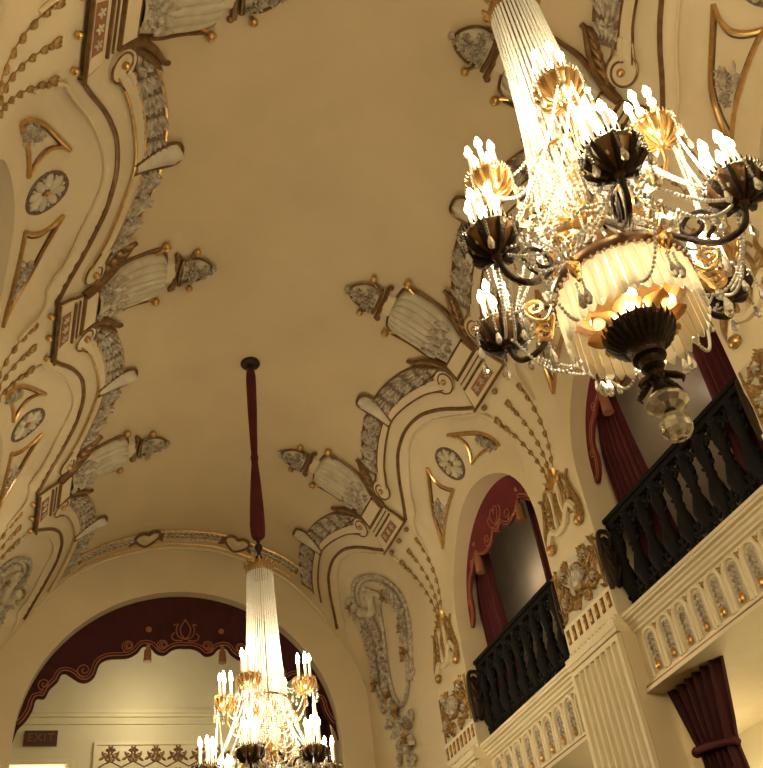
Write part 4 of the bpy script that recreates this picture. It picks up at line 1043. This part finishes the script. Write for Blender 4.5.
# scroll brackets beside the drum rim, with long pendants
for i, b in enumerate(LO):
    a = b + math.radians(22)
    Fq = (lambda a: (lambda u, v, h=0.: Vector((cx + (u) * math.cos(a) - h * math.sin(a), cy + u * math.sin(a) + h * math.cos(a), v))))(a)
    mb = MB(); ln(mb, Fq, [(.36, 3.36), (.42, 3.28), (.49, 3.32), (.52, 3.40)], (.02, .014), 0, 8); ln(mb, Fq, spiral(.46, 3.38, .06, .012, 0, 1.3), .014, 0, 6); ln(mb, Fq, spiral(.44, 3.20, .06, .012, 2, -1.2), .014, 0, 6); ln(mb, Fq, [(.37, 3.34), (.39, 3.26), (.43, 3.15)], .014, 0, 6); part(mb, 'scroll_bracket', M['brass'])
    for (r, z) in ((.52, 3.38), (.44, 3.13)):
        for dd in (-.04, .04):
            p = pol(r, a + dd, z); mb = MB(); beads(mb, [p, p - Vector((0, 0, .05))], .009, .022, 6)
            mb.lathe([(0, 0), (.008, -.006), (.021, -.055), (.023, -.075), (.013, -.10), (0, -.105)], tuple(p - Vector((0, 0, .055))), 6); part(mb, 'pendant_drop', M['crystal'], smooth=False)
# second chandelier: a copy of the thing, its parts and sub-parts
r2 = root.copy(); COL.objects.link(r2); r2.location = (0, 10.83, CB)
r2['label'] = 'smaller-looking chandelier hanging from a long red rope sleeve before the end arch'
for ch in list(root.children):
    d = ch.copy(); COL.objects.link(d); d.parent = r2
    for g in ch.children: e2 = g.copy(); COL.objects.link(e2); e2.parent = d

# ------------------------------------------------------------------ light
def point(name, loc, w, col=(1., .74, .42), r=.05):
    l = bpy.data.lights.new(name, 'POINT'); l.energy = w; l.color = col; l.shadow_soft_size = r
    o = bpy.data.objects.new(name, l); COL.objects.link(o); o.location = loc
WARM = (1., .815, .50)
for yy, pw_ in ((2.83, 1.), (10.83, .8), (-5.17, 1.1)):  # the set behind the camera is added unseen light, no chandelier built there
    for a in UP[::2] if yy < 0 else UP: point('chandelier_or_added_light', (.5 * math.cos(a), yy + .5 * math.sin(a), 4.86), 18 * pw_ * (2 if yy < 0 else 1), WARM, .07)
    for a in LO[::2] if yy < 0 else LO: point('chandelier_or_added_light', (.715 * math.cos(a), yy + .715 * math.sin(a), 3.98), 21 * pw_ * (2 if yy < 0 else 1), WARM, .07)
    if yy > 0: point('chandelier_or_added_light', (0, yy, 3.22), 34, (1, .84, .58), .06)
# rooms off the hall: added gallery fills, aisle lamps, alcove lamp
point('gallery_fill', (5.25, 13.3, 7.6), 9, (1, .84, .60), .1)  # unseen fill, added to brighten the loge wall behind the farther arch
point('gallery_fill', (4.9, 8.6, 8.2), 9, (1, .78, .52), .1)  # another added fill, lifting the loge wall behind the nearer arch
for yy in (5.5, 9.2): point('aisle_lamp', (4.7, yy, 2.2), 36, (1, .80, .46), .15)
point('alcove_lamp', (-.6, 17.7, 7.0), 22, (1, .86, .56), .2)
point('alcove_lamp', (1.6, 17.7, 6.2), 14, (1, .86, .56), .2)
w = bpy.data.worlds.new('world'); sc.world = w; w.use_nodes = True
w.node_tree.nodes['Background'].inputs[0].default_value = (.9, .65, .35, 1); w.node_tree.nodes['Background'].inputs[1].default_value = .02

for o in list(sc.objects):
    if o.parent is None: o.location.z += LIFT
sc.view_settings.view_transform = 'Standard'; sc.view_settings.look = 'None'; sc.view_settings.gamma = 1; sc.view_settings.exposure = 0.66
sc.cycles.max_bounces = 7; sc.cycles.diffuse_bounces = 3; sc.cycles.glossy_bounces = 3; sc.cycles.transmission_bounces = 6
sc.cycles.caustics_reflective = False; sc.cycles.caustics_refractive = False; sc.cycles.sample_clamp_indirect = 4
sc.cycles.use_denoising = True
